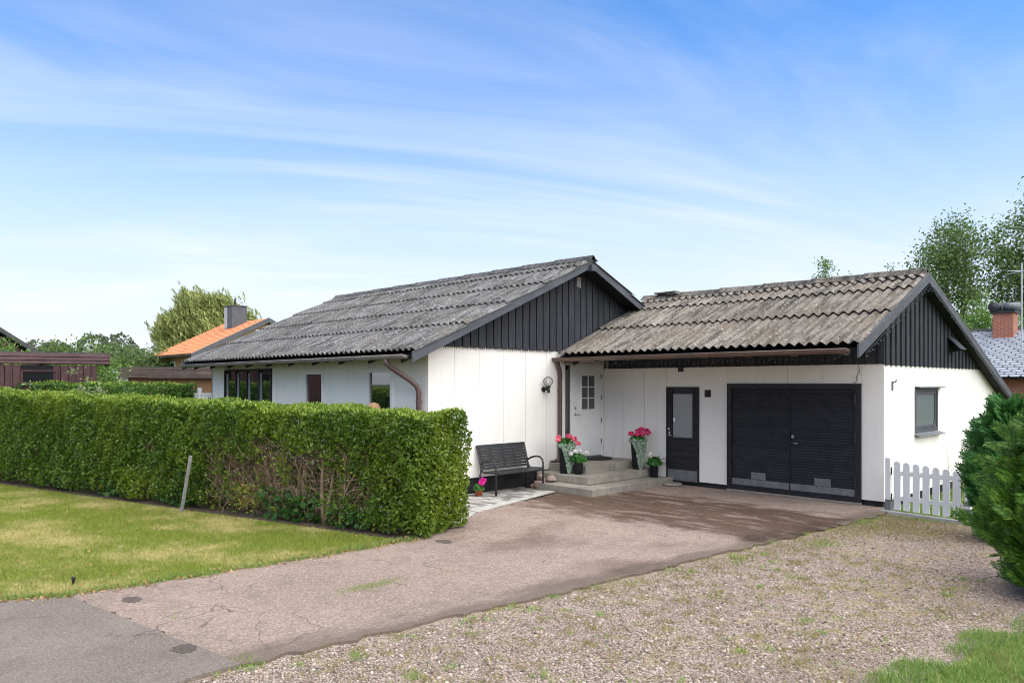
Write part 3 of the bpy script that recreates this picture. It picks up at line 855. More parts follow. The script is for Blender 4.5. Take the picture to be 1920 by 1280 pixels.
def window_y(parent, W, y, fm, panes=1, fw=.05, sill=True):
    a, b, z0, z1 = W
    m = MB(); rect_frame(m, 'y', a, b, z0, z1, fw, y - .03, y + .045)
    w = m.build('window', fm, parent)
    pw = (b - a - 2 * fw) / panes
    for i in range(panes):
        x0 = a + fw + i * pw; x1 = x0 + pw
        if i:
            MB().box(x0 - .035, x0 + .035, y - .022, y + .04, z0 + fw, z1 - fw).build('mullion', fm, w)
        m = MB().box(x0 + (.035 if i else 0), x1 - (.035 if i < panes - 1 else 0), y + .012, y + .03, z0 + fw, z1 - fw); m.build('pane', 'glass', w)
        if panes > 1:
            MB().box(x0 + .04, x0 + .16, y + .0, y + .009, z0 + fw, z1 - fw - .05).build('curtain_edge', 'glass_frost', w)
    if sill:
        MB().box(a - .02, b + .02, y - .12, y - .031, z0 - .03, z0 + .0).build('sill', 'galv', w)
    return w


window_y(lw, W1, -5.15, 'blackpaint', 4)
window_y(lw, W2, -5.15, 'whitepaint', 1, .06)
window_y(lw, W3, -5.15, 'whitepaint', 1, .07)
tag(MB().lathe([(.16, 0), (.16, .03), (.05, .06), (.045, 1.5), (.07, 1.56), (.125, 1.64), (.13, 1.70), (.09, 1.78), (.01, 1.81)], (-.84, -5.78, -.06), 18).build('garden_ornament', 'terracotta_pale', None, True), 'pale terracotta ornament top peeking over the hedge before the window', 'ornament')
# front door and side light
fd = link('front_door', None, house)
m = MB(); rect_frame(m, 'x', -1.16, -.06, .40, 2.545, .055, -.03, .018); m.build('frame', 'whitepaint', fd)
m = MB()
a, b, z0, z1 = -1.10, -.12, .46, 2.485
pa, pb, pz0, pz1 = -.80, -.34, 1.52, 2.28
m.box(-.028, .004, a, pa, z0, z1).box(-.028, .004, pb, b, z0, z1).box(-.028, .004, pa, pb, z0, pz0).box(-.028, .004, pa, pb, pz1, z1)
leaf = m.build('door_leaf', 'whitepaint', fd)
m = MB(); rect_frame(m, 'x', pa - .035, pb + .035, pz0 - .035, pz1 + .035, .035, .004, .016); m.build('glazing_bead', 'whitepaint', leaf)
for i in range(2):
    for j in range(3):
        MB().box(-.012, -.004, pa + i * .23 + .010, pa + (i + 1) * .23 - .010, pz0 + j * .2533 + .008, pz0 + (j + 1) * .2533 - .008).build('pane', 'glass_dim', leaf)
MB().box(-.008, .012, -.581, -.559, pz0, pz1).build('muntin', 'whitepaint', leaf)
for j in (1, 2):
    MB().box(-.006, .010, pa, pb, pz0 + j * .2533 - .010, pz0 + j * .2533 + .010).build('muntin', 'whitepaint', leaf)
for i in range(9):
    MB().box(.004, .0065, a + .10 + i * .095, a + .185 + i * .095, z0 + .30, 1.45).build('plank', 'whitepaint', leaf)
m = MB().box(.004, .011, a + .06, a + .10, 1.38, 1.44); m.tube([(.01, a + .08, 1.41), (.055, a + .08, 1.41), (.06, a + .10, 1.41), (.055, a + .21, 1.408)], .010, 8); m.build('handle', 'steel', leaf, True)
MB().obox((.012, a + .08, 1.55), (.02, .045, .045), Matrix.Rotation(R(45), 3, 'X')).build('lock', 'steel', leaf)
for z in (.72, 1.20, 1.72, 2.20):
    MB().tube([(.022, -.115, z), (.022, -.115, z + .11)], .011, 8).build('hinge', 'galv', fd)
MB().box(-.02, .03, a, b, .42, .455).build('threshold', 'galv', fd)
sl = link('side_light', None, house)
m = MB(); rect_frame(m, 'x', -1.40, -1.163, .40, 2.545, .03, -.03, .02); m.build('frame', 'whitepaint', sl)
MB().box(-.012, -.004, -1.37, -1.193, .43, 2.515).build('pane', 'glass', sl)
MB().box(-.004, .004, -1.235, -1.193, .43, 2.515).build('curtain', 'glass_dim', sl)

# ------------------------------------------------------------------ garage wing
GR = [(-1.65, 2.68), (1.63, 4.13), (8.75, 1.46)]
gar = empty('garage_wing', (3.1, 3.0, G), 'white garage wing with black doors and lichen covered corrugated roof', 'garage')
gcore = MB(); gcore.prism([(.05, .02), (7.66, .02), (7.66, 1.70), (1.63, 3.95), (.05, 3.26)], 'x', .02, 6.145); gcore.build('wall_core', 'wallcore', gar)
MB().box(.02, 6.165, .035, 7.68, -.12, .05).build('plinth', 'plinth', gar)
fw = link('front_wall', None, gar)
SD = (1.73, 2.54, .0, 2.03); GD = (3.20, 5.82, .0, 2.10)
js = [.55, 1.15, 1.73, 2.54, 3.2, 3.83, 4.45, 5.13, 5.75]
panel_wall(fw, 'y', .05, -.05, .002, 6.198, .05, 2.45, js, [SD, GD])
fb = link('front_cladding', None, gar)
MB().box(.14, 6.19, .02, .05, 2.43, 3.25).build('backing', 'backing', fb)
x = .14
while x < 6.15:
    MB().box(x, min(x + .17, 6.19), -.005 + random.uniform(-.002, .002), .02, 2.44, 3.24).build('board', 'board', fb)
    x += .20
    if x < 6.15:
        MB().box(x - .045, x + .015, -.024, -.006, 2.445, 3.24).build('cover_strip', 'board', fb)
# right gable: rendered wall, boards above
GW = (1.56, 2.92, 1.16, 2.03)
rw = link('gable_wall', None, gar)
pr_ = [(.052, .05), (GW[0], .05), (GW[0], 2.44), (.052, 2.44)]
MB().prism(pr_, 'x', 6.145, 6.195).build('render_coat', 'white', rw)
MB().prism([(GW[0], .05), (GW[1], .05), (GW[1], GW[2]), (GW[0], GW[2])], 'x', 6.145, 6.195).build('render_coat', 'white', rw)
MB().prism([(GW[0], GW[3]), (GW[1], GW[3]), (GW[1], 2.44), (GW[0], 2.44)], 'x', 6.145, 6.195).build('render_coat', 'white', rw)
MB().prism([(GW[1], .05), (7.70, .05), (7.70, 1.74), (5.88, 2.44), (GW[1], 2.44)], 'x', 6.145, 6.195).build('render_coat', 'white', rw)
MB().box(.05, 6.145, 7.66, 7.70, .05, 1.72).build('rear_wall', 'white', gar)
MB().prism([(1.63, 3.5), (1.63, 4.08), (7.6, 1.8), (7.6, 1.5)], 'x', -.3, .02).build('abutment', 'backing', gar)
gg = link('gable_cladding', None, gar)
MB().prism([(.02, 2.44), (5.75, 2.44), (1.63, 3.98), (.02, 3.27)], 'x', 6.147, 6.165).build('backing', 'backing', gg)
gable_boards(gg, 6.170, .030, .0, 5.85, 2.432, GR, .25, .238, name='under_board', drop=.12)
gable_boards(gg, 6.202, .026, .03, 5.85, 2.42, GR, .25, .135, drop=.12)
# window
w = MB(); rect_frame(w, 'x', GW[0], GW[1], GW[2], GW[3], .075, 6.15, 6.205); wn = w.build('window', 'barge', rw)
w = MB(); rect_frame(w, 'x', GW[0] + .08, GW[1] - .08, GW[2] + .08, GW[3] - .08, .05, 6.152, 6.192); w.build('sash', 'barge', wn)
MB().box(6.158, 6.172, GW[0] + .13, GW[1] - .13, GW[2] + .13, GW[3] - .13).build('pane', 'glass_curtain', wn)
MB().prism([(6.197, GW[2] - .01), (6.31, GW[2] - .05), (6.31, GW[2] - .06), (6.197, GW[2] - .03)], 'y', GW[0] - .01, GW[1] + .10).build('sill', 'galv', wn)
MB().prism([(6.197, GW[3] + .02), (6.29, GW[3] + .0), (6.29, GW[3] - .012), (6.197, GW[3] + .006)], 'y', GW[0] + .02, GW[1] + .18).build('drip_cap', 'galv', wn)
MB().box(6.172, 6.19, GW[1] - .20, GW[1] - .17, GW[2] + .12, GW[2] + .2).build('catch', 'steel', wn)
# open vent flap on the gable
fl = MB(); fl.prism([(3.42, 2.72), (3.80, 2.72), (3.80, 3.05), (3.42, 3.05)], 'x', 6.230, 6.236); flo = fl.build('vent_hatch', 'backing', gar)
MB().obox((6.355, 3.61, 2.93), (.02, .40, .36), Matrix.Rotation(R(-42), 3, 'Y')).build('flap', 'board', flo)
MB().prism([(6.238, 2.76), (6.45, 2.80), (6.238, 3.04)], 'y', 3.785, 3.80).build('cheek', 'board', flo)
# wall hook
hk = MB().box(6.197, 6.215, .36, .40, 1.98, 2.14); hk.tube([(6.215, .38, 2.12), (6.26, .38, 2.13), (6.27, .38, 2.17)], .012, 6); hk.build('wall_hook', 'galv', gar)
# small vents on the front
MB().box(2.05, 2.15, -.05, -.001, 2.35, 2.46).build('vent_box', 'blackpaint', gar)
bv = MB().box(2.67, 2.81, -.012, -.001, 1.82, 1.97).build('air_vent', 'brownvent', gar)
for i in range(6):
    MB().box(2.68, 2.80, -.020, -.013, 1.832 + i * .022, 1.845 + i * .022).build('louvre', 'brownvent', bv)
# roof
groof = link('roof', None, gar)
roof_slope(groof, .06, 6, GR[0], GR[1], [0, 1.48, 2.72, 3.26], 'roof_garage')
roof_slope(groof, .06, 6, GR[2], GR[1], [0, 2.4, 4.8], 'roof_garage')
tg1 = math.atan2(1.45, 3.28); tg2 = math.atan2(2.67, 7.12)
ridge_caps(groof, -.05, 6.47, 1.63, 4.15, tg1, tg2, 'roof_garage')
MB().box(.35, .95, 1.50, 1.70, 4.28, 4.31).build('loose_slab', 'roof_main', groof)
MB().prism([(-1.55, 2.60), (1.63, 4.02), (8.65, 1.39), (8.65, 1.45), (1.63, 4.09), (-1.55, 2.67)], 'x', .02, 6.38).build('roof_deck', 'soffit', groof)
barge(groof, 6.40, .03, GR, .20, .05, .07)
for i in range(9):
    y = 2.4 + i * .75; z = roofline(GR, y) - .13
for i in range(6):
    x = .4 + i * 1.12
    MB().prism([(-1.52, 2.50), (-.03, 3.16), (-.03, 3.29), (-1.52, 2.60)], 'x', x - .035, x + .035).build('rafter_end', 'soffit', groof)
gg2 = gutter(groof, .02, 6.28, -1.73, 2.64, .072, 'gutter_brown')
for i in range(8):
    x = .3 + i * .84; MB().box(x - .012, x + .012, -1.72, -1.5, 2.556, 2.57).build('bracket', 'gutter_brown', gg2)
pipe = [(.075, -1.69, 2.60), (.075, -1.66, 2.48), (.075, -1.62, 2.40), (.075, -1.60, 2.30), (.075, -1.60, .55), (.075, -1.62, .47), (.10, -1.75, .43)]
dp = MB().tube([(.075, -1.70, 2.62)] + pipe[1:], .045, 12).build('downpipe', 'pipe_dark', gar, True)
MB().tube([(.075, -1.60, 1.95), (0.0, -1.62, 1.95)], .008, 6).build('clip', 'darkmetal', dp)
m = MB(); m.prism([(-1.86, .44), (-1.50, .44), (-1.53, .33), (-1.80, .33)], 'x', .02, .19); m.build('shoe', 'pipe_dark', dp)


# side door
def slats(parent, x0, x1, y, z0, z1, step, mt):
    me = None; z = z0
    base = wloc(parent)
    while z < z1 - .01:
        if me is None:
            mb = MB(); h = step - .006
            mb.prism([(0, 0), (0, h), (-.012, h), (-.020, h * .35), (-.018, 0)], 'x', x0, x1)
            me = mb.mesh('slat', mt)
        o = link('slat', me, parent); o.location = Vector((0, y, z)) - base
        z += step


sd = link('side_door', None, gar)
MB().box(1.735, 2.535, .01, .049, .01, 2.025).build('backing', 'blackpaint', sd)
m = MB(); rect_frame(m, 'y', 1.732, 2.538, .005, 2.03, .035, -.022, .009); m.build('frame', 'blackpaint', sd)
sleaf = link('door_leaf', None, sd)
m = MB(); a, b = 1.77, 2.50
m.box(a, 1.895, -.008, .009, .90, 1.99).box(2.385, b, -.008, .009, .90, 1.99).box(1.895, 2.385, -.008, .009, 1.88, 1.99).box(a, b, -.008, .009, .28, .90)
m.build('stile', 'blackpaint', sleaf)
slats(sleaf, a + .003, b - .003, -.009, .285, .93, .052, 'blackpaint')
slats(sleaf, a + .003, 1.893, -.009, .947, 1.98, .052, 'blackpaint'); slats(sleaf, 2.388, b - .003, -.009, .947, 1.98, .052, 'blackpaint')
MB().box(1.897, 2.383, -.004, .006, .95, 1.878).build('pane', 'glass_frost', sleaf)
MB().box(a, b, -.018, -.0085, .02, .27).build('kick_plate', 'galv', sleaf)
m = MB().box(a + .03, a + .065, -.036, -.030, .96, 1.10); m.tube([(a + .045, -.03, 1.0), (a + .045, -.08, 1.0), (a + .15, -.08, .99)], .010, 8); m.build('handle', 'steel', sleaf, True)
MB().tube([(a + .045, -.028, 1.13), (a + .045, -.045, 1.13)], .024, 12).build('lock', 'steel', sleaf)
MB().box(a + .14, a + .18, -.012, -.0045, 1.29, 1.37).build('sticker', 'whitepaint', sleaf)

# double garage door
gd = link('garage_door', None, gar)
MB().box(3.205, 5.815, .012, .049, .01, 2.09).build('backing', 'blackpaint', gd)
m = MB(); rect_frame(m, 'y', 3.20, 5.82, -.01, 2.10, .10, -.045, .011); m.build('frame', 'blackpaint', gd)
for (a, b, nm) in ((3.305, 4.495, 0), (4.525, 5.715, 1)):
    lf = link('door_leaf', None, gd)
    MB().box(a, b, -.004, .011, .02, 1.985).build('leaf_board', 'blackpaint', lf)
    slats(lf, a + .004, b - .004, -.005, .22, 1.98, .052, 'blackpaint')
    MB().box(a, b, -.032, -.024, .005, .215).build('kick_plate', 'galv', lf)
    va = a + (.42 if not nm else .46)
    vp = MB().box(va, va + .30, -.034, -.026, .222, .36).build('vent_plate', 'galv', lf)
    for z in (.25, 1.05, 1.72):
        MB().tube([((a - .012) if not nm else (b + .012), -.056, z), ((a - .012) if not nm else (b + .012), -.056, z + .2)], .012, 8).build('hinge', 'darkmetal', lf)
    if nm:
        MB().tube([(a + .05, -.02, 1.10), (a + .05, -.042, 1.10)], .032, 14).build('lock', 'steel', lf)
        MB().tube([(a + .05, -.02, .98), (a + .05, -.075, .98), (a + .16, -.075, .975)], .011, 8).build('handle', 'steel', lf, True)
MB().box(4.497, 4.523, -.03, .01, .01, 1.985).build('cover_strip', 'blackpaint', gd)
MB().box(3.2, 5.82, -.06, .01, -.045, -.012).build('threshold', 'concrete', gd)
# cable down to the door frame
tag(MB().tube([(5.78, -.03, 2.44), (5.80, -.03, 2.30), (5.74, -.03, 2.22), (5.75, -.03, 2.14), (5.70, -.055, 2.11)], .005, 5).build('cable', 'wire'),
    'thin dark cable hanging above the garage door frame', 'cable')


# string lights along the eaves
def string_lights(path, label, n, drop):
    t = empty('string_lights', path[0], label, 'string lights', 'icicle light strings under the roof edges')
    MB().tube(path, .006, 4).build('wire', 'wire', t)
    m = MB(); mb = MB()
    P = [Vector(p) for p in path]
    for i in range(n):
        f = i / n * (len(P) - 1); k = int(f); p = P[k].lerp(P[min(k + 1, len(P) - 1)], f - k); L = drop * random.uniform(.3, 1)
        m.tube([p, p - Vector((0, random.uniform(-.02, .02), L))], .003, 3)
        c = p - Vector((0, 0, L)); mb.obox(c, (.008, .008, .016), Matrix.Identity(3))
    tag(m.build('drop_wires', 'wire', t), kind='stuff'); tag(mb.build('bulbs', 'bulb', t), kind='stuff')


string_lights([(.1 + i * .3, -1.60, 2.535 + .008 * math.sin(i * 2.1)) for i in range(21)], 'icicle lights hanging under the brown garage gutter', 60, .07)
string_lights([(6.455, -1.5 + i * .3, roofline(GR, -1.5 + i * .3) - .165) for i in range(34)], 'icicle lights hanging under the garage gable edge', 150, .09)
string_lights([(.045, -5.1 + i * .3, 2.815 - .012 * abs(math.sin(i * 1.3))) for i in range(12)], 'icicle lights strung along the bottom of the house gable boards', 60, .05)

# ------------------------------------------------------------------ steps, mat, stones, pots
steps = empty('entrance_steps', (.6, -1.3, G), 'three worn concrete steps below the white front door', 'steps')


def block_step(name, x1, y0, x0, y1, zt, zb, cuts_y, cuts_x):
    s = link(name, None, steps)
    # slab pieces: along the right side (cut in y), and along the left front (cut in x)
    ys = [y0] + cuts_y + [y1]
    for a, b in zip(ys[:-1], ys[1:]):
        MB().box(x1 - .42, x1, a + .003, b - .003, zb, zt + random.uniform(-.002, .002)).build('block', 'concrete', s, False, .014)
    xs = [x0] + cuts_x + [x1 - .425]
    for a, b in zip(xs[:-1], xs[1:]):
        if b - a > .05:
            MB().box(a + .003, b - .003, y0, y0 + .45, zb, zt - .001 + random.uniform(-.002, .0)).build('block', 'concrete', s, False, .014)
    if x1 - .43 - x0 > .05:
        MB().box(x0, x1 - .423, y0 + .453, y1, zb, zt - .004).build('infill', 'concrete', s)


block_step('landing', 1.06, -1.90, .03, .0, .41, .24, [-.95], [.45])
block_step('middle_step', 1.46, -2.30, .03, .0, .25, .09, [-1.30, -.55], [.62])
block_step('lower_step', 1.90, -2.70, .45, .02, .09, -.10, [-1.75, -.80], [1.0])
m = MB(); k = 24
m.prism([(.04, -1.06)] + [(.04 + .56 * math.sin(math.pi * i / k), -.58 - .46 * math.cos(math.pi * i / k)) for i in range(k + 1)] + [(.04, -.10)], 'z', .413, .428)
tag(m.build('doormat', 'mat_rubber'), 'black half round doormat on the top concrete step', 'doormat')


def rock(name, c, s, mt, label, group, seed):
    r_ = np.random.default_rng(seed); m = MB(); vs = []; nlat, nlon = 7, 11
    for i in range(nlat + 1):
        for j in range(nlon):
            a, b = math.pi * i / nlat, 2 * math.pi * j / nlon
            d = np.array([math.sin(a) * math.cos(b), math.sin(a) * math.sin(b), math.cos(a)])
            k_ = 1 + .16 * math.sin(3 * d[0] + seed) + .13 * math.sin(4 * d[1] + 2 * seed) + .10 * math.sin(5 * d[2] + seed)
            vs.append(tuple(np.array(c) + d * np.array(s) * k_))
    fs = [[i * nlon + j, (i + 1) * nlon + j, (i + 1) * nlon + (j + 1) % nlon, i * nlon + (j + 1) % nlon] for i in range(nlat) for j in range(nlon)]
    return tag(m.add(vs, fs).build(name, mt, None, True), label, 'stone', group)


gs = 'stones at the end of the steps'
for i, (c, s, lb) in enumerate([((.62, -2.46, .155), (.105, .10, .07), 'largest pale peach stone on the lower step by the bench'), ((.30, -2.42, .05), (.11, .09, .12), 'grey pink stone against the plinth beside the steps'),
                                ((.40, -2.62, .03), (.10, .09, .10), 'rounded grey stone at the foot of the stone heap beside the bench'), ((.24, -2.60, -.01), (.08, .08, .06), 'small reddish stone lowest in the heap beside the steps'),
                                ((.34, -2.50, .19), (.07, .075, .05), 'flat pinkish stone lying on top of the heap')]):
    rock('stone', c, s, 'stone_pink', lb, gs, i + 3)
rock('flat_stone', (1.62, -.10, .115), (.001, .001, .001), 'stone_pink', 'x', None, 9) if False else None
tag(MB().lathe([(.19, 0), (.21, .03), (.20, .05), (.12, .055)], (2.02, -.22, G), 16).build('stone_dish', 'concrete', None, True), 'flat round stone dish on the ground by the side door', 'dish')


def geranium(name, loc, h, rt, rb, fol_r, fol_h, flowers, fmat, label, trailing=False, potmat='pot', group=None, fs=.06):
    t = empty(name, loc, label, 'flower pot', group)
    X, Y, Z = loc
    MB().lathe([(rb, 0), (rt * .97, h - .03), (rt, h - .03), (rt, h), (rt - .012, h), (rt - .014, h - .04), (.02, h - .045)], loc, 24).build('pot', potmat, t, True)
    n = int(260 * (fol_r / .17) ** 2)
    d = rand_dirs(n); d[:, 2] = np.abs(d[:, 2]); r = rng.uniform(.45, 1, n) ** .5
    P = np.array([X, Y, Z + h - .03]) + d * r[:, None] * np.array([fol_r, fol_r, fol_h])
    leaves('foliage', P, .062, 'geranium', t, ROUND, d + np.array([0, 0, .5]), 1.4)
    for (fx, fy, fz) in flowers:
        c = np.array([X + fx, Y + fy, Z + h + fz]); m_ = 46
        dd = rand_dirs(m_); Pf = c + dd * np.array([fs, fs, fs * .8]) * rng.uniform(.6, 1, m_)[:, None]
        f = leaves('flower', Pf, .042, fmat, t, ROUND, dd, 1.5)
        MB().tube([(X + fx * .4, Y + fy * .4, Z + h - .02), tuple(c - np.array([0, 0, .03]))], .004, 4).build('stalk', 'geranium', t)
    if trailing:
        n = 1500
        ang = rng.normal(R(trailing), .62, n); s = rng.uniform(0, 1, n) ** .8
        maxd = (h * 1.0) * np.exp(-((ang - R(trailing)) / .62) ** 2) + .06
        zz = h + .02 - s * maxd; rr = rb + (rt - rb) * np.clip(zz / h, 0, 1) + .012 + rng.uniform(0, .035, n)
        P = np.c_[X + rr * np.cos(ang), Y + rr * np.sin(ang), Z + np.maximum(zz, .02)]
        o_ = np.c_[np.cos(ang), np.sin(ang), np.full(n, .4)]
        leaves('trailing_foliage', P, .030, 'silver', t, ROUND, o_, 1.6)


geranium('flower_pot', (.68, -2.10, .25), .60, .155, .115, .17, .15, [(-.02, -.20, .10), (-.12, -.08, .13), (.08, .02, .16), (.12, .13, .10), (.0, .1, .14), (.16, .2, .02)], 'flower_coral',
         'tall anthracite pot with coral geraniums left of the white front door', -18, group=None)
geranium('flower_pot', (.98, -2.04, .25), .29, .105, .08, .165, .16, [(-.08, -.14, .13), (.05, .0, .19), (.09, .14, .14), (-.02, -.08, .17)], 'flower_white',
         'small black pot with white geraniums beside the tall coral pot', fs=.045)
geranium('flower_pot', (1.27, -.42, .25), .63, .155, .11, .17, .14, [(-.04, -.17, .15), (.04, -.06, .12), (.12, .0, .14), (.0, .14, .22), (.08, .22, .20), (-.05, .08, .18), (.1, .25, .15)], 'flower_pink',
         'tall anthracite pot with deep pink geraniums right of the front door', -28)
geranium('flower_pot', (1.60, -.28, .09), .30, .105, .08, .155, .17, [(-.09, -.06, .19), (.06, .16, .12), (.10, .20, .06)], 'flower_white',
         'small black pot with white geraniums beside the side door', fs=.05)
geranium('flower_pot', (.34, -4.20, G + .012), .15, .085, .06, .10, .12, [(.02, .10, .14), (.05, .03, .09)], 'flower_magenta',
         'little terracotta pot with magenta flowers between bench and hedge', potmat='terracotta', fs=.06)

# ------------------------------------------------------------------ wall lamp
lamp = empty('wall_lamp', (0, -2.06, 1.98), 'globe wall lamp with black bracket on the white gable', 'lamp')
MB().tube([(.0, -2.06, 1.98), (.03, -2.06, 1.98)], .055, 18).build('wall_plate', 'darkmetal', lamp)
MB().tube([(.03, -2.06, 1.98), (.09, -2.05, 1.985), (.14, -2.05, 2.02)], [.032, .03, .045], 12).build('arm', 'darkmetal', lamp, True)
MB().tube([(.14, -2.05, 2.015), (.14, -2.05, 2.05)], .055, 16).build('collar', 'darkmetal', lamp)
MB().tube([(.135, -2.04, 1.99), (.15, -2.04, 1.90)], .032, 12).build('motion_sensor', 'darkmetal', lamp)
mg, nt, out, pos = new_mat('globe_glass')
tr = nd(nt, 'ShaderNodeBsdfTransparent', {'Color': (.93, .93, .93, 1)}); gl = nd(nt, 'ShaderNodeBsdfGlossy', {'Roughness': .03, 'Color': (.9, .9, .9, 1)})
fr = nd(nt, 'ShaderNodeFresnel', {'IOR': 1.2}); tl = nd(nt, 'ShaderNodeBsdfTranslucent', {'Color': (.9, .9, .88, 1)}); m0 = nd(nt, 'ShaderNodeMixShader', {0: .28, 1: tr.outputs[0], 2: tl.outputs[0]})
mx = nd(nt, 'ShaderNodeMixShader', {0: fr.outputs[0], 1: m0.outputs[0], 2: gl.outputs[0]}); nt.links.new(mx.outputs[0], out.inputs[0])
M['globe'] = mg
m = MB(); prof = [(max(.004, .105 * math.sin(math.pi * i / 14)), -.105 * math.cos(math.pi * i / 14)) for i in range(15)]
m.lathe(prof, (.14, -2.05, 2.145), 24).build('globe', 'globe', lamp, True)
MB().lathe([(.012, 0), (.028, .05), (.03, .08), (.012, .11)], (.14, -2.05, 2.06), 12).build('bulb', 'whitepaint', lamp, True)

# ------------------------------------------------------------------ bench (built at the origin facing +x, length along y)
bench = empty('garden_bench', (0, 0, 0), 'black slatted metal garden bench on the pavers against the gable', 'bench')
BL = 1.30
seat = link('seat', None, bench); back = link('backrest', None, bench)
for i in range(6):
    x = .12 + i * .078
    MB().box(x, x + .068, .03, BL - .03, .415 - .004 * abs(i - 2), .432 - .004 * abs(i - 2)).build('slat', 'bench', seat, False, .004)
for i in range(8):
    t = i / 7; x = .115 - .13 * t; z = .48 + .40 * t
    MB().obox((x, BL / 2, z), (.014, BL - .06, .046), Matrix.Rotation(R(-17), 3, 'Y')).build('slat', 'bench', back)
for yy in (.06, .35, BL / 2, BL - .35, BL - .06):
    MB().beam((.112, yy, .46), (-.028, yy, .90), .022, .012, (1, 0, 0)).build('rib', 'bench', back)
MB().obox((-.032, BL / 2, .905), (.02, BL, .05), Matrix.Rotation(R(-17), 3, 'Y')).build('top_rail', 'bench', back)
for yy in (0.0, BL):
    MB().tube([(.53, yy, 0), (.53, yy, .40), (.53, yy, .52), (.51, yy, .60), (.44, yy, .655), (.33, yy, .66), (.20, yy, .63), (.08, yy, .57)], .019, 10).build('armrest', 'bench', bench, True)
    MB().tube([(-.03, yy, .93), (.10, yy, .50), (.14, yy, .43), (.20, yy, .415), (.53, yy, .43)], .019, 10).build('side_frame', 'bench', bench, True)
    MB().tube([(.10, yy, .46), (.05, yy, .22), (.02, yy, 0)], .019, 10).build('leg', 'bench', bench, True)
MB().box(.50, .545, 0, BL, .385, .405).build('front_rail', 'bench', bench)
bench.location = (.06, -3.98, G + .012)

# ------------------------------------------------------------------ picket gate
gA, gB = Vector((6.34, -.32)), Vector((7.60, -.50)); gdir = (gB - gA).normalized(); gl_ = (gB - gA).length
gate = empty('picket_gate', (0, 0, 0), 'white wooden picket gate between two posts beside the garage', 'gate')
for (x, h) in ((0, .90), (gl_ - .03, .77)):
    MB().box(x, x + .085, -.03, .05, .16, h).build('post', 'whitepaint', gate, False, .006)
    MB().box(x - .004, x + .089, -.036, .056, -.05, .20).build('post_shoe', 'galv', gate)
PW = .105
for i in range(7):
    x = .145 + i * .155; top = .855 - i * .012
    pts = [(x, .045), (x + PW, .045), (x + PW, top - .05)] + [(x + PW / 2 + PW / 2 * math.cos(a_), top - .05 + .05 * math.sin(a_)) for a_ in np.linspace(0, math.pi, 9)[1:-1]] + [(x, top - .05)]
    MB().prism(pts, 'y', -.028, -.006).build('picket', 'whitepaint', gate)
for z in (.20, .62):
    MB().box(.13, 1.21, -.005, .025, z, z + .075).build('rail', 'whitepaint', gate)
for z in (.24, .68):
    MB().tube([(.112, -.035, z - .05), (.112, -.035, z + .07)], .011, 8).build('hinge', 'darkmetal', gate)
gate.location = (gA.x, gA.y, G); gate.rotation_euler = (0, 0, math.atan2(gdir.y, gdir.x))
kb = MB().box(-.05, 1.62, -.10, -.02, -.06, .022).build('kerb_stone', 'kerb', None, False, .01)
kb.location = (gA.x, gA.y, G); kb.rotation_euler = gate.rotation_euler; tag(kb, 'pale concrete edging under the picket gate', 'kerb')
# garden beyond the gate
q = sample_poly([(6.3, -.2), (8.6, -.5), (9.5, 8), (6.3, 8)], 1500)
blades('garden_grass', q, .07, .012, 'grass_green', -.10, 'green garden grass beyond the picket gate', .8, cat='grass')


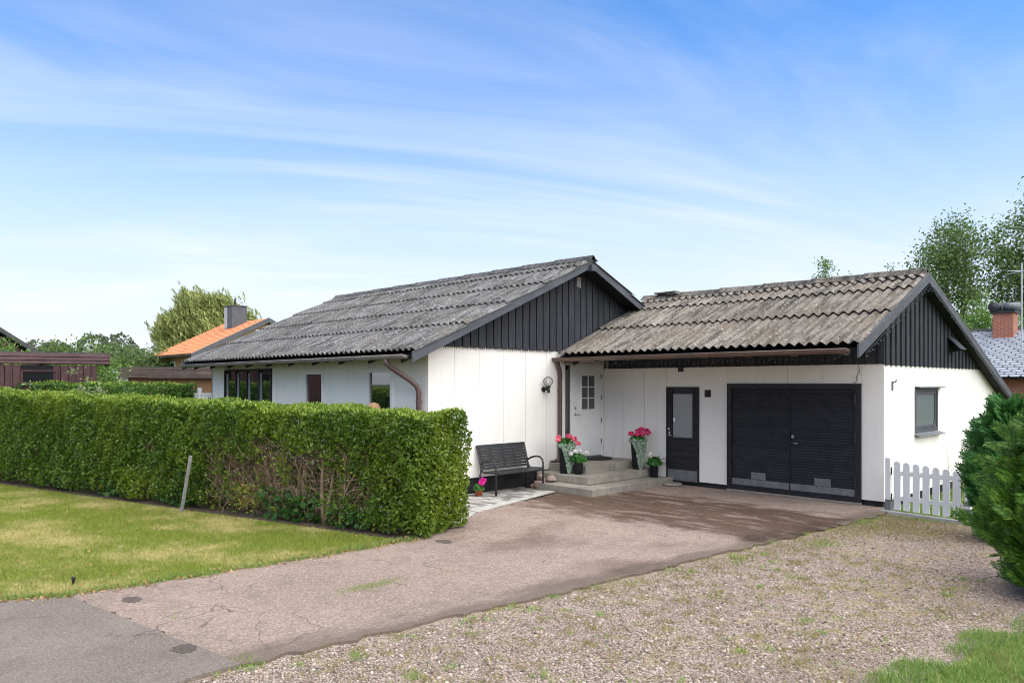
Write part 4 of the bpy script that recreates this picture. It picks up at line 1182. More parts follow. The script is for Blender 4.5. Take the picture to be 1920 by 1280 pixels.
# ------------------------------------------------------------------ hedges
def hedge(name, loc, ang, L, D, ztop0, ztop1, label, dens, size, bare=False, young=.10, mt='privet', stems=True):
    t = empty(name, (0, 0, 0), label, 'hedge')
    ps = []; outs = []
    zt = lambda x: ztop0 + (ztop1 - ztop0) * (-x / L)

    def ins(n):  # depth below the skin
        return rng.exponential(.045, n) - .035 + .0

    def wob(u, v, k):
        return .055 * np.sin(u * 2.3 + k) * np.sin(v * 3.1 + 2 * k) + .04 * np.sin(u * 6.1 + v * 4.0 + k) + .025 * np.sin(u * 13.7 - v * 11.0 + k)
    # front y=0
    n = int(L * ztop1 * dens); x = -rng.uniform(0, 1, n) ** 1.15 * L; z = rng.uniform(0.03, 1, n) * zt(x); y = ins(n) + wob(x, z, 1)
    y += .10 * np.clip((.18 - z) / .18, 0, 1) + .05 * np.clip((z - zt(x) + .12) / .12, 0, 1) ** 2
    low = np.clip((.30 - z) / .30, 0, 1); clump = np.sin(x * 3.7) + np.sin(x * 8.3 + 1) + np.sin(x * 1.9 + 2)
    keep = rng.uniform(size=n) > low * np.clip(.75 - clump * .3, .15, .95)
    holes = (np.sin(x * 4.1 + 1.3) * np.sin(z * 6.3 + .5) + .6 * np.sin(x * 9.2 + z * 7.7) > .85)
    keep &= ~(holes & (rng.uniform(size=n) < .72))
    if bare:
        cx = (x + 2.9) / 2.1; cz = (z - .52) / .72
        nz = .30 * np.sin(x * 5.3) + .25 * np.sin(z * 9 + x * 3.1) + .2 * np.sin(x * 11.7 + z * 5)
        b_ = np.clip(1.35 - (cx ** 2 + cz ** 2) + nz, 0, 1) * np.clip((-x - .75) / .3, 0, 1)
        keep &= rng.uniform(size=n) > b_ * .97
    ps.append(np.c_[x, y, z][keep]); outs.append(np.tile([0, -1, .3], (keep.sum(), 1)))
    # top
    n = int(L * D * dens * .95); x = -rng.uniform(0, 1, n) ** 1.1 * L; y = rng.uniform(0, D, n); z = zt(x) - ins(n) + wob(x, y, 4) * .6
    e = np.minimum(y, D - y); z -= .06 * np.clip((.12 - e) / .12, 0, 1) ** 2
    ps.append(np.c_[x, y, z]); outs.append(np.tile([0, 0, 1], (n, 1)))
    # right end
    n = int(D * ztop0 * dens * 1.25); y = rng.uniform(0, D, n); z = rng.uniform(.02, 1, n) * ztop0; x = -ins(n) + wob(y, z, 7) + .10 * np.sin(np.pi * np.clip(z / ztop0, 0, 1)) - .06
    ps.append(np.c_[x, y, z]); outs.append(np.tile([1, 0, .3], (n, 1)))
    # back
    n = int(L * ztop1 * dens * .45); x = -rng.uniform(0, 1, n) ** 1.1 * L; z = rng.uniform(.03, 1, n) * zt(x); y = D - ins(n) + wob(x, z, 9)
    ps.append(np.c_[x, y, z]); outs.append(np.tile([0, 1, .3], (n, 1)))
    # inside
    n = int(L * D * ztop1 * dens * .75); x = -rng.uniform(0, 1, n) ** 1.1 * L; y = rng.uniform(.12, D - .1, n); z = rng.uniform(.05, 1, n) * zt(x)
    keep = np.ones(n, bool)
    if bare:
        keep = rng.uniform(size=n) > .97 * ((x > -4.4) & (x < -.9) & (z < 1.1) & (y < .62))
    ps.append(np.c_[x, y, z][keep]); outs.append(rand_dirs(keep.sum()))
    P = np.concatenate(ps); O = np.concatenate(outs).astype(float)
    leaves('foliage', P, size, mt, t, LEAF, O, .9, .5)
    n = int(L * 700); x = -rng.uniform(0, 1, n) ** 1.35 * L; y = rng.uniform(.16, D - .12, n); z = rng.uniform(.12, .96, n) * zt(x)
    x2 = -rng.uniform(.02, .7, 5200); y2 = rng.uniform(.25, D - .02, 5200); z2 = rng.uniform(.03, .97, 5200) * ztop0
    leaves('end_foliage', np.c_[x2, y2, z2], size * 1.15, mt, t)
    keep = x < -.10
    if bare:
        keep &= ~((x > -4.4) & (x < -.9) & (z < .95) & (y < .55))
    leaves('inner_foliage', np.c_[x, y, z][keep], size * 1.6, 'privet_far', t)
    n = int(L * D * dens * young * 3.4); x = -rng.uniform(0, 1, n) ** 1.1 * L; y = rng.uniform(-.01, D, n); z = zt(x) + rng.uniform(-.03, .06, n) + wob(x, y, 4) * .6
    leaves('young_shoots', np.c_[x, y, z], size * .95, 'privet_young', t, LEAF, np.tile([0., 0, 1], (n, 1)), .3, updir=np.tile([0., 0, .8], (n, 1)))
    if stems:
        xs = np.arange(.6, L, .55)
        for x in xs:
            x = -x + random.uniform(-.12, .12); m = MB(); y0 = random.uniform(.12, .5) if bare and x > -5 else random.uniform(.25, .7)
            for k in range(random.choice([2, 3, 3, 4])):
                a = random.uniform(0, 6.28); p = Vector((x, y0, -.03)); pts = [p]; r0 = random.uniform(.010, .022)
                d = Vector((math.cos(a) * .45, math.sin(a) * .22 - .08, 1)).normalized()
                for s in range(5):
                    d = (d + Vector((random.uniform(-.25, .25), random.uniform(-.2, .16), .12))).normalized(); p = p + d * random.uniform(.15, .24)
                    p.y = min(max(p.y, .06), D - .1); pts.append(p.copy())
                    if s > 0:
                        for _ in range(2):
                            e = (d + Vector((random.uniform(-1, 1), random.uniform(-.9, .5), random.uniform(-.1, .8)))).normalized()
                            q1 = p + e * .14; q2 = q1 + (e + Vector((random.uniform(-.4, .4), random.uniform(-.4, .3), .3))).normalized() * .16
                            q1.y = max(q1.y, .03); q2.y = max(q2.y, .02)
                            m.tube([p, q1, q2], [r0 * .45, r0 * .32, r0 * .16], 4, False)
                m.tube(pts, [r0 * (1 - .13 * i) for i in range(len(pts))], 6)
            m.build('stem', 'twig', t, True)
        if bare:
            m = MB(); x = -1.95
            for (dx, dy, h, r0) in ((-.03, -.02, .62, .034), (.13, .02, .60, .032), (.34, .05, .33, .028), (-.12, .06, .22, .022)):
                m.tube([(x, .16, -.05), (x + dx * .4, .16 + dy, h * .35), (x + dx * .8, .16 + dy, h * .7), (x + dx * 1.15, .17 + dy, h * 1.15), (x + dx * 1.3, .2 + dy, h * 1.6)], [r0, r0 * .92, r0 * .85, r0 * .7, r0 * .45], 8)
            m.build('trunk', 'twig', t, True)
            m = MB()
            for k in range(2200):
                p = Vector((random.uniform(-4.6, -.8), random.uniform(.03, .75), random.uniform(.1, 1.25))); e = Vector((random.gauss(0, 1), random.gauss(0, .7), random.gauss(.5, .8))).normalized()
                q1 = p + e * random.uniform(.1, .22); q2 = q1 + (e + Vector((random.gauss(0, .4), random.gauss(0, .4), random.gauss(0, .4)))).normalized() * random.uniform(.06, .18)
                q1.y = max(.02, q1.y); q2.y = max(.01, q2.y); m.tube([p, q1, q2], [.0055, .004, .002], 3, False)
            tag(m.build('twigs', 'twig', t), kind='stuff')
            # ivy and yellowing leaves at the foot
            P = []
            for (cx, w_, n_, zt_) in ((-1.35, .28, 110, .3), (-2.5, .3, 160, .42), (-3.0, .2, 60, .5), (-5.3, .25, 80, .3), (-7.4, .3, 110, .35), (-9.3, .3, 110, .3)):
                P += [(random.gauss(cx, w_), random.uniform(-.02, .25), random.uniform(.02, zt_)) for _ in range(n_)]
            leaves('ivy', np.array(P), .085, 'ivy', t, ROUND, np.tile([0., -1, .4], (len(P), 1)), 1.2)
            P = []
            for (cx, w_, n_, z0_, z1_) in ((-3.6, .22, 190, .1, .55), (-.75, .16, 90, .02, .3), (-4.7, .2, 90, .1, .4), (-1.6, .25, 60, .8, 1.1)):
                P += [(random.gauss(cx, w_), random.uniform(-.05, .2), random.uniform(z0_, z1_)) for _ in range(n_)]
            leaves('yellow_foliage', np.array(P), .055, 'yellowleaf', t, LEAF, np.tile([0., -1, .4], (len(P), 1)), .8)
    t.location = loc; t.rotation_euler = (0, 0, ang)
    return t


hedge('privet_hedge', (2.72, -7.42, G), math.atan2(.2568, .9665), 15.5, 1.18, 1.68, 2.0, 'long clipped privet hedge with bare twigs low at its driveway end', 1750, .060, True)
m = MB(); m.add([(2.7, -7.5, G - .004), (2.42, -6.25, G - .004), (-13, -10.3, G - .004), (-13, -11.65, G - .004)], [[0, 1, 2, 3]])
tag(m.build('hedge_soil', 'soil'), 'brown soil strip under the clipped hedge', None, None, 'structure')
hd = math.atan2(.72, .70)
hedge('privet_hedge', (-10.35, -5.75, -.1), hd, 9.5, 1.0, 2.16, 2.24, 'darker clipped hedge in the garden before the maroon shed', 520, .075, False, .12, 'privet_far', False)
st = MB(); st.beam((-1.90, -8.90, G - .02), (-1.60, -8.86, .90), .035, .05); tag(st.build('stake', 'stake'), 'weathered grey wooden stake leaning against the clipped hedge', 'stake')
tag(MB().lathe([(.012, 0), (.014, .05), (.022, .055), (.018, .08), (.006, .085)], (1.97, -11.46, G), 10).build('lawn_peg', 'darkmetal', None, True), 'small black peg in the lawn edge', 'peg')

# ------------------------------------------------------------------ thuja
fv, ff = [], []


def fr_quad(p, d, L, w):
    s = (-d[1], d[0]); i = len(fv)
    fv.extend([(p[0], p[1], 0), (p[0] + d[0] * L * .5 + s[0] * w / 2, p[1] + d[1] * L * .5 + s[1] * w / 2, .02),
               (p[0] + d[0] * L, p[1] + d[1] * L, -.04), (p[0] + d[0] * L * .5 - s[0] * w / 2, p[1] + d[1] * L * .5 - s[1] * w / 2, .02)])
    ff.append([i, i + 1, i + 2, i + 3])


fr_quad((0, 0), (1, 0), 1.0, .07)
for k in range(7):
    for sg in (-1, 1):
        x0 = .08 + k * .12; L = .46 * (1 - .09 * k); d = (math.cos(.72), sg * math.sin(.72)); fr_quad((x0, 0), d, L, .085)
        mx_ = (x0 + d[0] * L * .45, d[1] * L * .45)
        if k < 5:
            fr_quad(mx_, (1, sg * .05), L * .5, .07)


def thuja(loc, r, h, n, mt, label):
    t = empty('thuja_shrub', loc, label, 'shrub', None)
    X, Y, Z = loc
    ang = rng.uniform(0, 2 * np.pi, n); s = rng.uniform(0, 1, n) ** .85; z = s * h
    lump = 1 + .15 * np.sin(3 * ang + z * 4) + .13 * np.sin(5 * ang - z * 6) + .10 * np.sin(9 * ang + z * 11)
    rad = r * np.sqrt(np.clip(1 - (np.clip(s - .25, 0, 1) / .78) ** 2.2, 0, 1)) * (.80 + .2 * np.clip(s / .3, 0, 1)) * lump * rng.uniform(.70, 1.04, n)
    P = np.c_[X + rad * np.cos(ang), Y + rad * np.sin(ang), Z + z]
    T = np.c_[np.cos(ang), np.sin(ang), rng.uniform(.2, 1.5, n)] + rng.normal(size=(n, 3)) * .3
    N_ = np.c_[-np.sin(ang), np.cos(ang), np.zeros(n)] + rng.normal(size=(n, 3)) * .6
    scatter('foliage', fv, ff, P, T, N_, np.clip(rng.lognormal(math.log(.18), .35, n), .08, .36), mt, t)
    n2 = n // 2
    ang = rng.uniform(0, 2 * np.pi, n2); z = rng.uniform(0, .9, n2) * h; rad = r * .75 * np.sqrt(np.clip(1 - (z / h) ** 2.2, 0, 1)) * rng.uniform(.2, 1, n2)
    P = np.c_[X + rad * np.cos(ang), Y + rad * np.sin(ang), Z + z]
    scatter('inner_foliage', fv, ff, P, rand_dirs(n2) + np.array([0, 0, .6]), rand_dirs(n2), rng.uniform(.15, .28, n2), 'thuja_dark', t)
    m = MB(); m.tube([(X, Y, Z - .05), (X + .03, Y, Z + h * .4), (X, Y + .03, Z + h * .85)], [.05, .035, .01], 8)
    for k in range(26):
        a_ = random.uniform(0, 6.28); z0_ = random.uniform(.1, .75) * h; e = Vector((math.cos(a_), math.sin(a_), .8))
        m.tube([(X, Y, Z + z0_), Vector((X, Y, Z + z0_)) + e * r * .45, Vector((X, Y, Z + z0_)) + e * r * .75 + Vector((0, 0, .1))], [.014, .010, .004], 5, False)
    m.build('trunk', 'bark', t, True)


thuja((9.62, -4.22, G), .70, 1.90, 3300, 'thuja', 'bright green thuja shrub standing between gravel and lawn corner')
thuja((8.46, -1.52, G), .45, 1.80, 2300, 'thuja_dark', 'darker thuja shrub growing beside the picket gate post')


# ------------------------------------------------------------------ trees and bushes
def tree(name, loc, label, blobs, nclump, per, lsize, mt, trunk_r, bark='bark', group=None, spread=.55, tmpl=LEAF, cat='tree', forks=None, hang=0.0, nbr=40):
    """blobs: (dx,dy,z,rx,ry,rz); leaf clumps lie in the blobs, limbs run to them"""
    t = empty(name, loc, label, cat, group)
    base = np.array(loc); C = []; vol = np.array([b[3] * b[4] * b[5] for b in blobs]) ** .8; vol = vol / vol.sum()
    for b, w_ in zip(blobs, vol):
        k = max(2, int(nclump * w_)); d = rand_dirs(k); r_ = rng.uniform(.25, 1, k) ** .6
        C.append(np.array(b[:3]) + d * r_[:, None] * np.array(b[3:]))
    C = np.concatenate(C)
    if hang:
        P = []; T = []
        for c in C:
            k = per; ns = max(1, k // 14)
            for s_ in range(ns):
                st_ = c + rng.normal(size=3) * spread * .6; ln = hang * rng.uniform(.4, 1.2); a = rng.uniform(0, 6.28)
                tt = np.linspace(0, 1, 14); dr = np.array([.55, .35, 0]) * .9 + .35 * np.array([math.cos(a), math.sin(a), 0])
                P.append(st_ + tt[:, None] * dr * ln * .7 + np.c_[np.zeros(14), np.zeros(14), .12 * ln * np.sin(tt * 2) - tt ** 1.7 * ln] + rng.normal(size=(14, 3)) * .07)
                T.append(np.tile([.5, .3, -.8], (14, 1)))
        P = np.concatenate(P) + base; T = np.concatenate(T)
        leaves('crown', P, lsize, mt, t, tmpl, None, 0, .4, T)
    else:
        P = (C[:, None, :] + rng.normal(size=(len(C), per, 3)) * spread * np.array([1, 1, .72])).reshape(-1, 3) + base
        leaves('crown', P, lsize, mt, t, tmpl, np.tile([0., 0, 1], (len(P), 1)), .35, .4)
    m = MB(); zmin = min(b[2] - b[5] for b in blobs); zmax = max(b[2] + b[5] for b in blobs)
    heads = forks or [(0, 0, (zmin + zmax) / 2)]
    X, Y, Z = loc; nodes = []
    for (hx, hy, hz) in heads:
        pts = [Vector((X, Y, Z - .1))]
        for i in range(1, 7):
            f = i / 6; pts.append(Vector((X + hx * f ** 1.3 + random.gauss(0, .05 * trunk_r * 4), Y + hy * f ** 1.3 + random.gauss(0, .05 * trunk_r * 4), Z + hz * f)))
        m.tube(pts, [trunk_r * (1 - .13 * i) for i in range(7)], 9); nodes += [(p, trunk_r * (1 - .13 * i)) for i, p in enumerate(pts) if i >= 2]
    idx = rng.permutation(len(C))[:nbr]
    for j in idx:
        c = Vector(C[j] + base); cand = [q_ for q_ in nodes if q_[0].z < c.z + .3] or nodes[:1]
        p, r0 = min(cand, key=lambda q_: (q_[0] - c).length + .4 * max(0, q_[0].z - c.z + .6))
        mid = p.lerp(c, .5) + Vector((random.gauss(0, .12), random.gauss(0, .12), random.uniform(-.1, .25))) * (c - p).length * .4
        m.tube([p, mid, c], [r0 * .36, r0 * .24, r0 * .08], 5, False)
    m.build('trunk', bark, t, True)
    return t


ga_ = 'tall aspens behind the garage'
tree('aspen_tree', (-1.2, 31.2, -.1), 'tall loose aspen behind the garage gable with forked trunk', [(-.9, -.6, 8.4, 1.3, 1.3, 1.6), (.1, .2, 9.3, 1.3, 1.3, 1.9), (-1.1, -.8, 6.9, 1.1, 1.2, 1.0), (.5, .5, 7.2, 1.0, 1.1, 1.5), (.3, .2, 5.2, 1.2, 1.2, 1.0), (-.5, -.4, 5.4, .9, .9, .8)],
     210, 62, .17, 'aspen', .22, 'barkpale', ga_, .36, forks=[(-.3, -.3, 8.5), (.5, .5, 9.0)], nbr=55)
tree('aspen_tree', (1.7, 33.9, -.1), 'tallest dense aspen rising over the brick chimney', [(.6, .6, 11.4, 1.3, 1.3, 2.0), (-.9, -.9, 9.3, 1.1, 1.2, 1.7), (.6, .5, 8.8, 1.8, 1.8, 2.0), (-.6, -.6, 7.2, 1.4, 1.4, 1.2), (.8, .8, 6.6, 1.8, 1.8, 1.5), (1.5, 1.5, 12.0, 1.2, 1.2, 1.5)],
     270, 66, .17, 'aspen', .25, 'barkpale', ga_, .38, forks=[(.3, .3, 11), (-.5, -.5, 9)], nbr=60)
tree('leafy_tree', (1.3, 28.0, -.1), 'low dense green tree behind the brick chimney', [(-1.6, -1.6, 3.6, 1.3, 1.3, 1.7), (.1, .1, 4.7, 1.5, 1.5, 1.3), (-.4, -.4, 5.6, .6, .6, 1.2), (1.5, 1.5, 4.6, 1.4, 1.4, 1.5), (-.3, -.3, 3.0, 1.8, 1.8, 1.4)], 190, 70, .14, 'bush', .16, spread=.33)
for (p, lb, bl, k) in (((-3.9, 21.3, -.1), 'thin dark shrub tip showing above the garage ridge', [(0, 0, 6.9, .3, .3, 1.1)], 26), ((-3.2, 22.2, -.1), 'yellow green tree top just above the garage ridge', [(0, 0, 6.6, .75, .75, .85)], 50), ((-1.7, 23.4, -.1), 'pale feathery tree top behind the garage ridge', [(0, 0, 6.8, .6, .6, .95)], 34)):
    tree('garden_tree', p, lb, bl, k, 40, .11, 'bush' if k != 34 else 'aspen', .07, group=None, spread=.16, nbr=14)
tree('willow_tree', (-69.9, 17.9, -.1), 'large willow with drooping wind blown foliage behind the orange roof', [(-.3, -.3, 10.6, 2.1, 2.1, 1.9), (1.7, 1.7, 10.2, 1.7, 1.7, 1.8), (-1.6, -1.6, 8.3, 2.2, 2.2, 1.8), (.8, .8, 8.0, 3.0, 3.0, 2.0), (-1.4, -1.4, 5.6, 2.4, 2.4, 1.7), (1.5, 1.5, 5.2, 2.5, 2.5, 1.6), (-3.1, -3.1, 7.6, .7, .7, .8), (3.6, 3.6, 9.3, .8, .8, 1.0)],
     520, 84, .60, 'willow', .45, 'bark', None, .75, NARROW, hang=1.9, forks=[(-.8, -.8, 9), (1.0, 1.0, 9)], nbr=30)
tree('garden_bush', (-24.6, -7.3, -.1), 'round green bush rising over the maroon shed roof', [(-.2, -.2, 2.9, .7, .7, .9), (-1.0, -1.0, 3.2, .9, .9, .8)], 70, 50, .15, 'bush', .10, spread=.28, cat='bush')
tree('fruit_tree', (-20.5, -5.3, -.1), 'unpruned fruit tree with upright shoots behind the maroon shed', [(-.1, -.1, 2.9, .7, .7, .45), (.45, .45, 2.95, .5, .5, .4), (-.8, -.8, 3.0, .6, .6, .45), (-.45, -.45, 3.9, .05, .05, .45), (-.05, -.05, 3.7, .05, .05, .35), (.3, .3, 3.55, .05, .05, .25)], 62, 26, .13, 'bush', .08, spread=.17)
tree('fruit_tree', (-18.6, -5.2, -.1), 'pale leafed shrub beside the maroon shed wall', [(0, 0, 1.9, .45, .45, .8), (.2, .2, 1.5, .5, .5, .8)], 55, 45, .10, 'bush', .05, spread=.17)
tree('sapling', (-8.6, -8.7, -.1), 'pale leafed sapling between the two clipped hedges', [(0, 0, 2.0, .14, .14, .35), (-.12, -.12, 2.35, .06, .06, .25), (.3, .3, 1.95, .14, .14, .3), (.12, .12, 1.7, .3, .3, .3)], 46, 14, .075, 'bush_pale', .018, 'twig', spread=.06, nbr=22)
tree('flowering_shrub', (7.0, 3.2, -.1), 'low shrub behind the picket gate', [(0, 0, .35, .45, .5, .35), (.5, .6, .3, .4, .4, .3)], 40, 40, .07, 'bush', .02, 'twig', spread=.10, cat='shrub')
m = MB(); ds = empty('dry_stalks', (7.1, 1.2, -.1), 'thin dry plant stalks behind the picket gate', 'plant')
for k in range(16):
    x_, y_ = 7.1 + random.uniform(-.25, .3), 1.2 + random.uniform(-.25, .25); h_ = random.uniform(.8, 1.15)
    m.tube([(x_, y_, -.1), (x_ + random.gauss(0, .03), y_, h_ * .6), (x_ + random.gauss(0, .08), y_ + random.gauss(0, .05), h_)], [.005, .004, .002], 4, False)
tag(m.build('stalks', 'straw', ds), kind='stuff')
q_ = np.array([(7.1 + random.gauss(0, .2), 1.2 + random.gauss(0, .2), random.uniform(.75, 1.1)) for _ in range(120)])
tag(leaves('seed_heads', q_, .035, 'straw', ds, NARROW), kind='stuff')
# far wood: one mass behind the gardens
P = []
for k in range(60):
    f = k / 59; ax, ay = -185 + 70 * f, 2 + 62 * f; hgt = 9.0 + 2.0 * math.sin(k * 1.7) + random.uniform(-1.6, 1.6); r_ = random.uniform(2.8, 4.6)
    d = rand_dirs(430); P.append(np.array([ax + random.uniform(-5, 5), ay + random.uniform(-5, 5), hgt - r_]) + d * (rng.uniform(.6, 1, 430) ** .5)[:, None] * np.array([r_, r_, r_ * 1.0]))
    P.append(np.c_[rng.normal(ax, 3.5, 160), rng.normal(ay, 3.5, 160), rng.uniform(0, hgt - r_, 160)])
P = np.concatenate(P)
o = leaves('far_wood', P, .95, 'wood', None, LEAF, np.tile([0., 0, 1], (len(P), 1)), .4); tag(o, 'distant green wood behind the neighbouring gardens', 'wood', None, 'stuff')
for (p, lb, bl, k) in (((-62, 3, -.1), 'light green birch like tree before the far wood', [(0, 0, 3.6, 1.6, 1.6, 2.2)], 60), ((-58, 6.5, -.1), 'rounded grey green tree left of the orange roofed house', [(0, 0, 3.4, 2.4, 2.4, 2.3), (2.3, 2.3, 3.2, 1.8, 1.8, 2.0)], 110)):
    tree('garden_tree', p, lb, bl, k, 50, .24, 'aspen', .14, spread=.42, nbr=20)
# thin flagpole
tag(MB().tube([(-63, 5.6, -.1), (-63, 5.6, 5.4)], [.07, .05], 8).build('flagpole', 'whitepaint'), 'thin white flagpole in the gardens before the far wood', 'flagpole')

# ------------------------------------------------------------------ neighbouring buildings
# maroon shed, front along (0.70,0.72)
shed = empty('garden_shed', (0, 0, 0), 'maroon boarded flat roofed shed behind the garden hedge', 'shed')
MB().box(-6.0, -.35, .06, 4, 0, 2.72).build('wall', 'backing', shed)
x = -6.0
while x < -.40:
    if not (-2.18 < x + .09 < -1.35):
        MB().box(x, min(x + .175, -.35), .03, .06, 0, 2.72).build('board', 'brownboard', shed)
    else:
        MB().box(x, x + .175, .03, .06, 0, 2.20).build('board', 'brownboard', shed)
    x += .19
for i in range(3):
    MB().box(-6.2, 0, -.05 + .02 * i, .03, 2.972 - i * .10, 3.058 - i * .10).build('fascia_board', 'fascia', shed)
    MB().box(-.03, 0.001, .03, 4.2, 2.97 - i * .10 - .005, 3.065 - i * .10).build('fascia_board', 'fascia', shed)
MB().box(-6.2, -.031, .032, 4.2, 3.04, 3.10).build('roof', 'felt', shed)
MB().box(-6.2, -.035, .031, .06, 2.75, 3.04).build('fascia_backing', 'backing', shed)
m = MB(); rect_frame(m, 'y', -2.20, -1.34, 2.20, 2.58, .04, 0, .06); sw = m.build('window', 'brownboard', shed)
MB().box(-2.16, -1.38, .035, .05, 2.24, 2.54).build('pane', 'glass_dark', sw)
MB().box(-2.22, -1.32, -.03, -.001, 2.17, 2.20).build('sill', 'whitepaint', sw)
shed.location = (-13.03, -6.82, -.1); shed.rotation_euler = (0, 0, R(76))
# dark brown carport with brick wall
cp = empty('carport', (0, 0, 0), 'low brick outbuilding with dark brown slatted fascia', 'outbuilding')
MB().box(.35, 7, .25, 4, 0, 2.5).build('brick_wall', 'brick_b', cp)
MB().box(-.25, .34, .23, .6, 0, 2.42).build('white_pier', 'white', cp)
for i in range(4):
    MB().box(0, 1.30, 0, .05, 2.72 - i * .115, 2.825 - i * .115).build('fascia_board', 'fascia2', cp)
    MB().box(1.305, 7, -.05, .0, 2.70 - i * .115, 2.805 - i * .115).build('fascia_board', 'fascia2', cp)
MB().box(0, 7, .052, 4, 2.72, 2.84).build('roof', 'felt', cp)
cp.location = (-23.75, -3.49, -.02); cp.rotation_euler = (0, 0, hd)
# orange roofed house
oh = empty('brick_house', (-52, 14, -.1), 'yellow brick house with orange tiled roof and dark metal chimney', 'house')
OE, OR_ = (8.94, 4.40), (15.3, 7.50)
MB().prism([(9.6, -.1), (21, -.1), (21, 4.5), (15.3, 7.25), (9.6, 4.5)], 'x', -56.2, -48.4).build('wall', 'brick_y', oh)
rf = link('roof', None, oh); m = MB()
Lr = math.hypot(OR_[0] - OE[0], OR_[1] - OE[1]); du = Vector((0, OR_[0] - OE[0], OR_[1] - OE[1])) / Lr; nr_ = Vector((0, -du.z, du.y))
ntr = 20; ncol = 40; Wt = 9.0 / ncol
for r_ in range(ntr):
    for c in range(ncol):
        x0 = -57.0 + c * Wt; s0 = r_ * Lr / ntr; s1 = s0 + Lr / ntr
        b0 = Vector((0, *OE)) + du * s0; b1 = Vector((0, *OE)) + du * s1
        vs = []
        for (bb, lift) in ((b0, .07), (b1, .03)):
            for (fx, hh) in ((0, 0), (.35, .05), (.7, .03), (1.0, 0)):
                vs.append(Vector((x0 + fx * Wt, bb.y, bb.z)) + nr_ * (lift + hh))
        vs.append(Vector((x0, b0.y, b0.z))); vs.append(Vector((x0 + Wt, b0.y, b0.z)))
        m.add(vs, [[0, 1, 5, 4], [1, 2, 6, 5], [2, 3, 7, 6], [8, 9, 3, 2, 1, 0]])
tag(m.build('tiles', 'tile', rf), kind='stuff')
MB().prism([(8.94, 4.38), (15.3, 7.48), (21.7, 4.38), (21.7, 4.3), (15.3, 7.3), (8.94, 4.25)], 'x', -57.0, -48.1).build('roof_deck', 'soffit', rf)
for (a, b) in (((8.9, 4.4), (15.3, 7.56)), ((21.7, 4.4), (15.3, 7.56))):
    MB().prism([(a[0], a[1] - .34), (b[0], b[1] - .34), (b[0], b[1] + .05), (a[0], a[1] + .05)], 'x', -48.08, -47.95).build('barge_board', 'chimney_m', rf)
ch = MB().box(-53.1, -51.5, 13.7, 15.0, 6.2, 8.75).build('chimney', 'chimney_m', oh)
MB().box(-53.0, -52.85, 13.66, 13.699, 6.7, 8.7).build('chimney_strip', 'chimney_l', ch); MB().box(-53.18, -51.42, 13.62, 15.08, 8.751, 8.83).build('chimney_cap', 'chimney_m', ch)
MB().box(-53.08, -52.5, 13.68, 13.699, 6.9, 8.72).build('chimney_panel', 'chimney_l', ch)
MB().tube([(-52.3, 14.3, 8.8), (-52.3, 14.3, 9.2), (-52.3, 14.3, 9.5)], [.14, .10, .05], 8).build('flue', 'darkmetal', ch)
gutter(oh, -57.0, -48.2, 8.86, 4.32, .09, 'chimney_m')
MB().tube([(-56.8, 8.86, 4.25), (-56.7, 9.1, 3.9), (-56.5, 9.5, 3.5), (-56.5, 9.5, 0)], .09, 8).build('downpipe', 'darkmetal', oh, True)
for (a, b) in ((-54.3, -53.2), (-51.6, -50.4)):
    m = MB(); rect_frame(m, 'y', a, b, 2.3, 3.95, .12, 9.55, 9.62); ww = m.build('window', 'whitepaint', oh); MB().box(a + .12, b - .12, 9.57, 9.6, 2.42, 3.83).build('pane', 'glass', ww)
MB().prism([(14.3, 6.2), (14.7, 6.2), (14.7, 6.6), (14.3, 6.6)], 'x', -48.4, -48.36).build('attic_vent', 'whitepaint', oh)
# dark roof far left
fr_ = empty('far_house', (-36, -5, -.1), 'house with a dark sloping roof behind the round bush', 'house')
MB().prism([(-12.8, -.1), (-3.6, -.1), (-3.6, 3.4), (-8.2, 6.6), (-12.8, 3.4)], 'x', -46, -37).build('wall', 'brownboard', fr_)
MB().prism([(-13.4, 3.2), (-8.2, 6.75), (-3.0, 3.15), (-3.0, 3.4), (-8.2, 7.0), (-13.4, 3.45)], 'x', -46.4, -36.6).build('roof', 'felt', fr_)
# white verge board of a roof behind the shed
gb = empty('garden_shelter', (-26, -3.6, -.1), 'low shelter with a pale sloping verge board behind the shed', 'shelter')
MB().beam((-27.0, -4.4, 3.25), (-25.6, -2.9, 2.60), .06, .16).build('verge_board', 'whitepaint', gb)
MB().beam((-27.2, -4.2, 3.18), (-25.8, -2.7, 2.53), 1.2, .05).build('roof', 'felt', gb)
for (x_, y_, z_) in ((-26.8, -4.1, 3.0), (-25.9, -3.1, 2.6)):
    MB().box(x_ - .05, x_ + .05, y_ - .05, y_ + .05, -.1, z_).build('post', 'brownboard', gb)
# white ornamental fence at the house corner
fe = empty('garden_fence', (0, 0, 0), 'white garden fence with small cut out ornaments by the house corner', 'fence')
for i in range(9):
    x_ = .0 + i * .115; hgt = 1.72 + (.20 if i > 1 else .2 * i / 2)
    MB().box(x_, x_ + .108, 0, .02, .1, hgt - .04).build('board', 'whitepaint', fe)
MB().box(-.02, 1.05, -.012, .032, 1.88, 1.93).build('cap_rail', 'whitepaint', fe)
MB().box(.36, .45, -.035, .055, 0, 2.08).build('post', 'whitepaint', fe)
for x_ in (.20, .26, .66, .72):
    MB().obox((x_, -.006, 1.76), (.014, .012, .10), Matrix.Rotation(R(10 if x_ in (.2, .66) else -10), 3, 'Y')).build('ornament', 'darkmetal', fe)
fe.location = (-10.98, -5.42, -.1); fe.rotation_euler = (0, 0, hd)
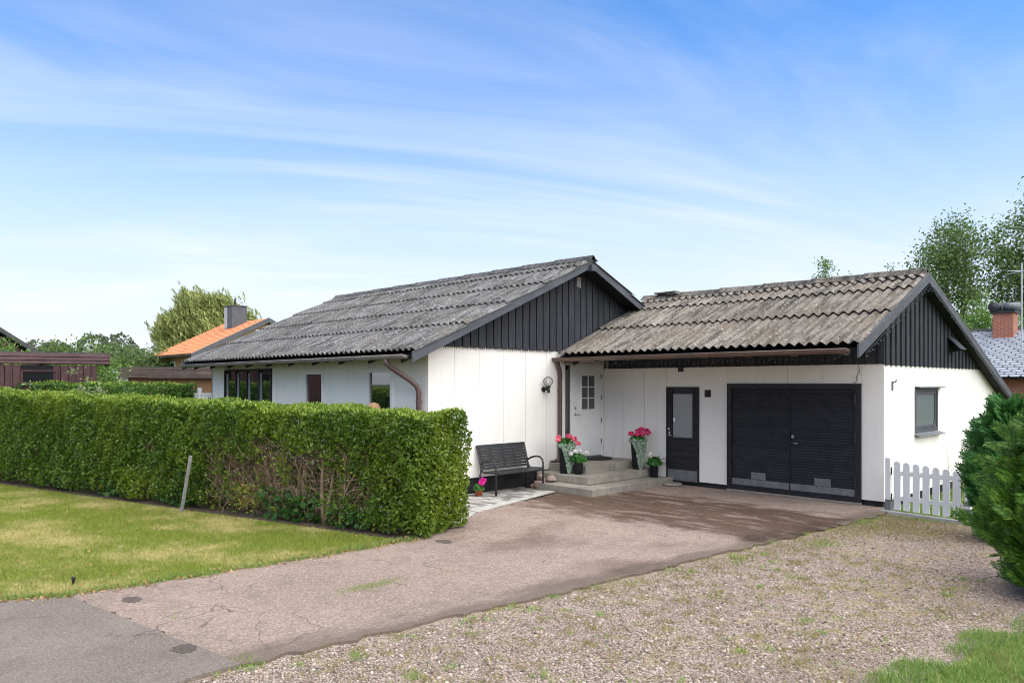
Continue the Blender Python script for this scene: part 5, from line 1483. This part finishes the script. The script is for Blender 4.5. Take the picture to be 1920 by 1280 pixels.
# brick house with grey shingles on the right
rh = empty('brick_house', (6, 22, -.1), 'red brick house with grey shingle roof and brick chimney behind the garage', 'house')
M['brick_r'] = None
mb_, nt, out, pos = new_mat('red_brick')
sw_ = nd(nt, 'ShaderNodeSeparateXYZ', {0: pos}); cv = nd(nt, 'ShaderNodeCombineXYZ', {0: mth(nt, 'ADD', sw_.outputs[0], sw_.outputs[1]), 1: sw_.outputs[2], 2: 0.0})
bt = nd(nt, 'ShaderNodeTexBrick', {'Vector': cv.outputs[0], 'Color1': (.40, .105, .05, 1), 'Color2': (.29, .075, .04, 1), 'Mortar': (.36, .28, .22, 1), 'Scale': 1.0, 'Mortar Size': .010, 'Brick Width': .24, 'Row Height': .075})
bb_ = nd(nt, 'ShaderNodeBsdfPrincipled', {'Base Color': bt.outputs[0], 'Roughness': .9}); nt.links.new(bb_.outputs[0], out.inputs[0]); M['brick_r'] = mb_
MB().box(-1.0, 12, 17.4, 25, -.1, 2.35).build('wall', 'brick_r', rh)
rr_ = link('roof', None, rh)
RE, RRg = (17.0, 2.32), (21.5, 4.25)
MB().prism([(17.0, 2.25), (21.5, 4.18), (26, 2.25)], 'x', -1.4, 12.4).build('roof_deck', 'soffit', rr_)
Lr = math.hypot(4.5, 1.93); du = Vector((0, 4.5, 1.93)) / Lr; nr_ = Vector((0, -du.z, du.y)); m = MB()
for r_ in range(22):
    for c in range(28):
        w_ = .36; x0 = -1.4 + c * w_ + (w_ / 2 if r_ % 2 else 0); s0 = r_ * Lr / 22 - .03; s1 = s0 + Lr / 22 + .04
        f = lambda x_, s_, l_: Vector((x_, RE[0], RE[1])) + du * s_ + nr_ * l_
        g_ = .012
        top = [f(x0 + g_, s0 + .05, .05), f(x0 + .07, s0, .05), f(x0 + w_ - .07, s0, .05), f(x0 + w_ - g_, s0 + .05, .05), f(x0 + w_ - g_, s1, .015), f(x0 + g_, s1, .015)]
        bot = [v_ - nr_ * .03 for v_ in top[:4]]
        m.add(top + bot, [[0, 1, 2, 3, 4, 5], [6, 7, 1, 0], [7, 8, 2, 1], [8, 9, 3, 2]])
tag(m.build('shingles', 'slate', rr_), kind='stuff')
MB().prism([(21.3, 4.2), (21.7, 4.2), (21.6, 4.34), (21.4, 4.34)], 'x', -1.4, 12.4).build('ridge_cap', 'felt', rr_)
chm = MB().box(3.05, 3.75, 20.6, 21.3, 3.6, 4.86).build('chimney', 'brick_r', rh)
MB().box(2.98, 3.82, 20.53, 21.37, 4.861, 4.96).build('chimney_cap', 'darkmetal', chm)
m = MB(); m.tube([(3.1, 20.5, 5.12), (3.1, 21.4, 5.12)], .19, 12); m.build('cowl', 'darkmetal', chm, True)
m = MB(); m.tube([(3.35, 20.9, 5.14), (3.9, 20.95, 5.12)], .17, 12); m.build('cowl_hood', 'galv', chm, True)
an = empty('tv_antenna', (4.35, 19.0, 3.1), 'tall thin rooftop antenna with horizontal rods beside the brick chimney', 'antenna')
MB().tube([(4.35, 19.0, 3.1), (4.35, 19.0, 6.55)], .025, 8).build('mast', 'antenna', an)
MB().tube([(4.05, 18.6, 6.25), (4.65, 19.4, 6.25)], .014, 6).build('boom', 'antenna', an)
for i in range(9):
    f = i / 8; c = Vector((4.05 + .6 * f, 18.6 + .8 * f, 6.25)); d = Vector((.8, -.6, .0)) * (.30 + .05 * f)
    MB().tube([c - d + Vector((0, 0, -.12 + .03 * i)), c + d + Vector((0, 0, -.12 + .03 * i))], .007, 4).build('rod', 'antenna', an)
# end of file
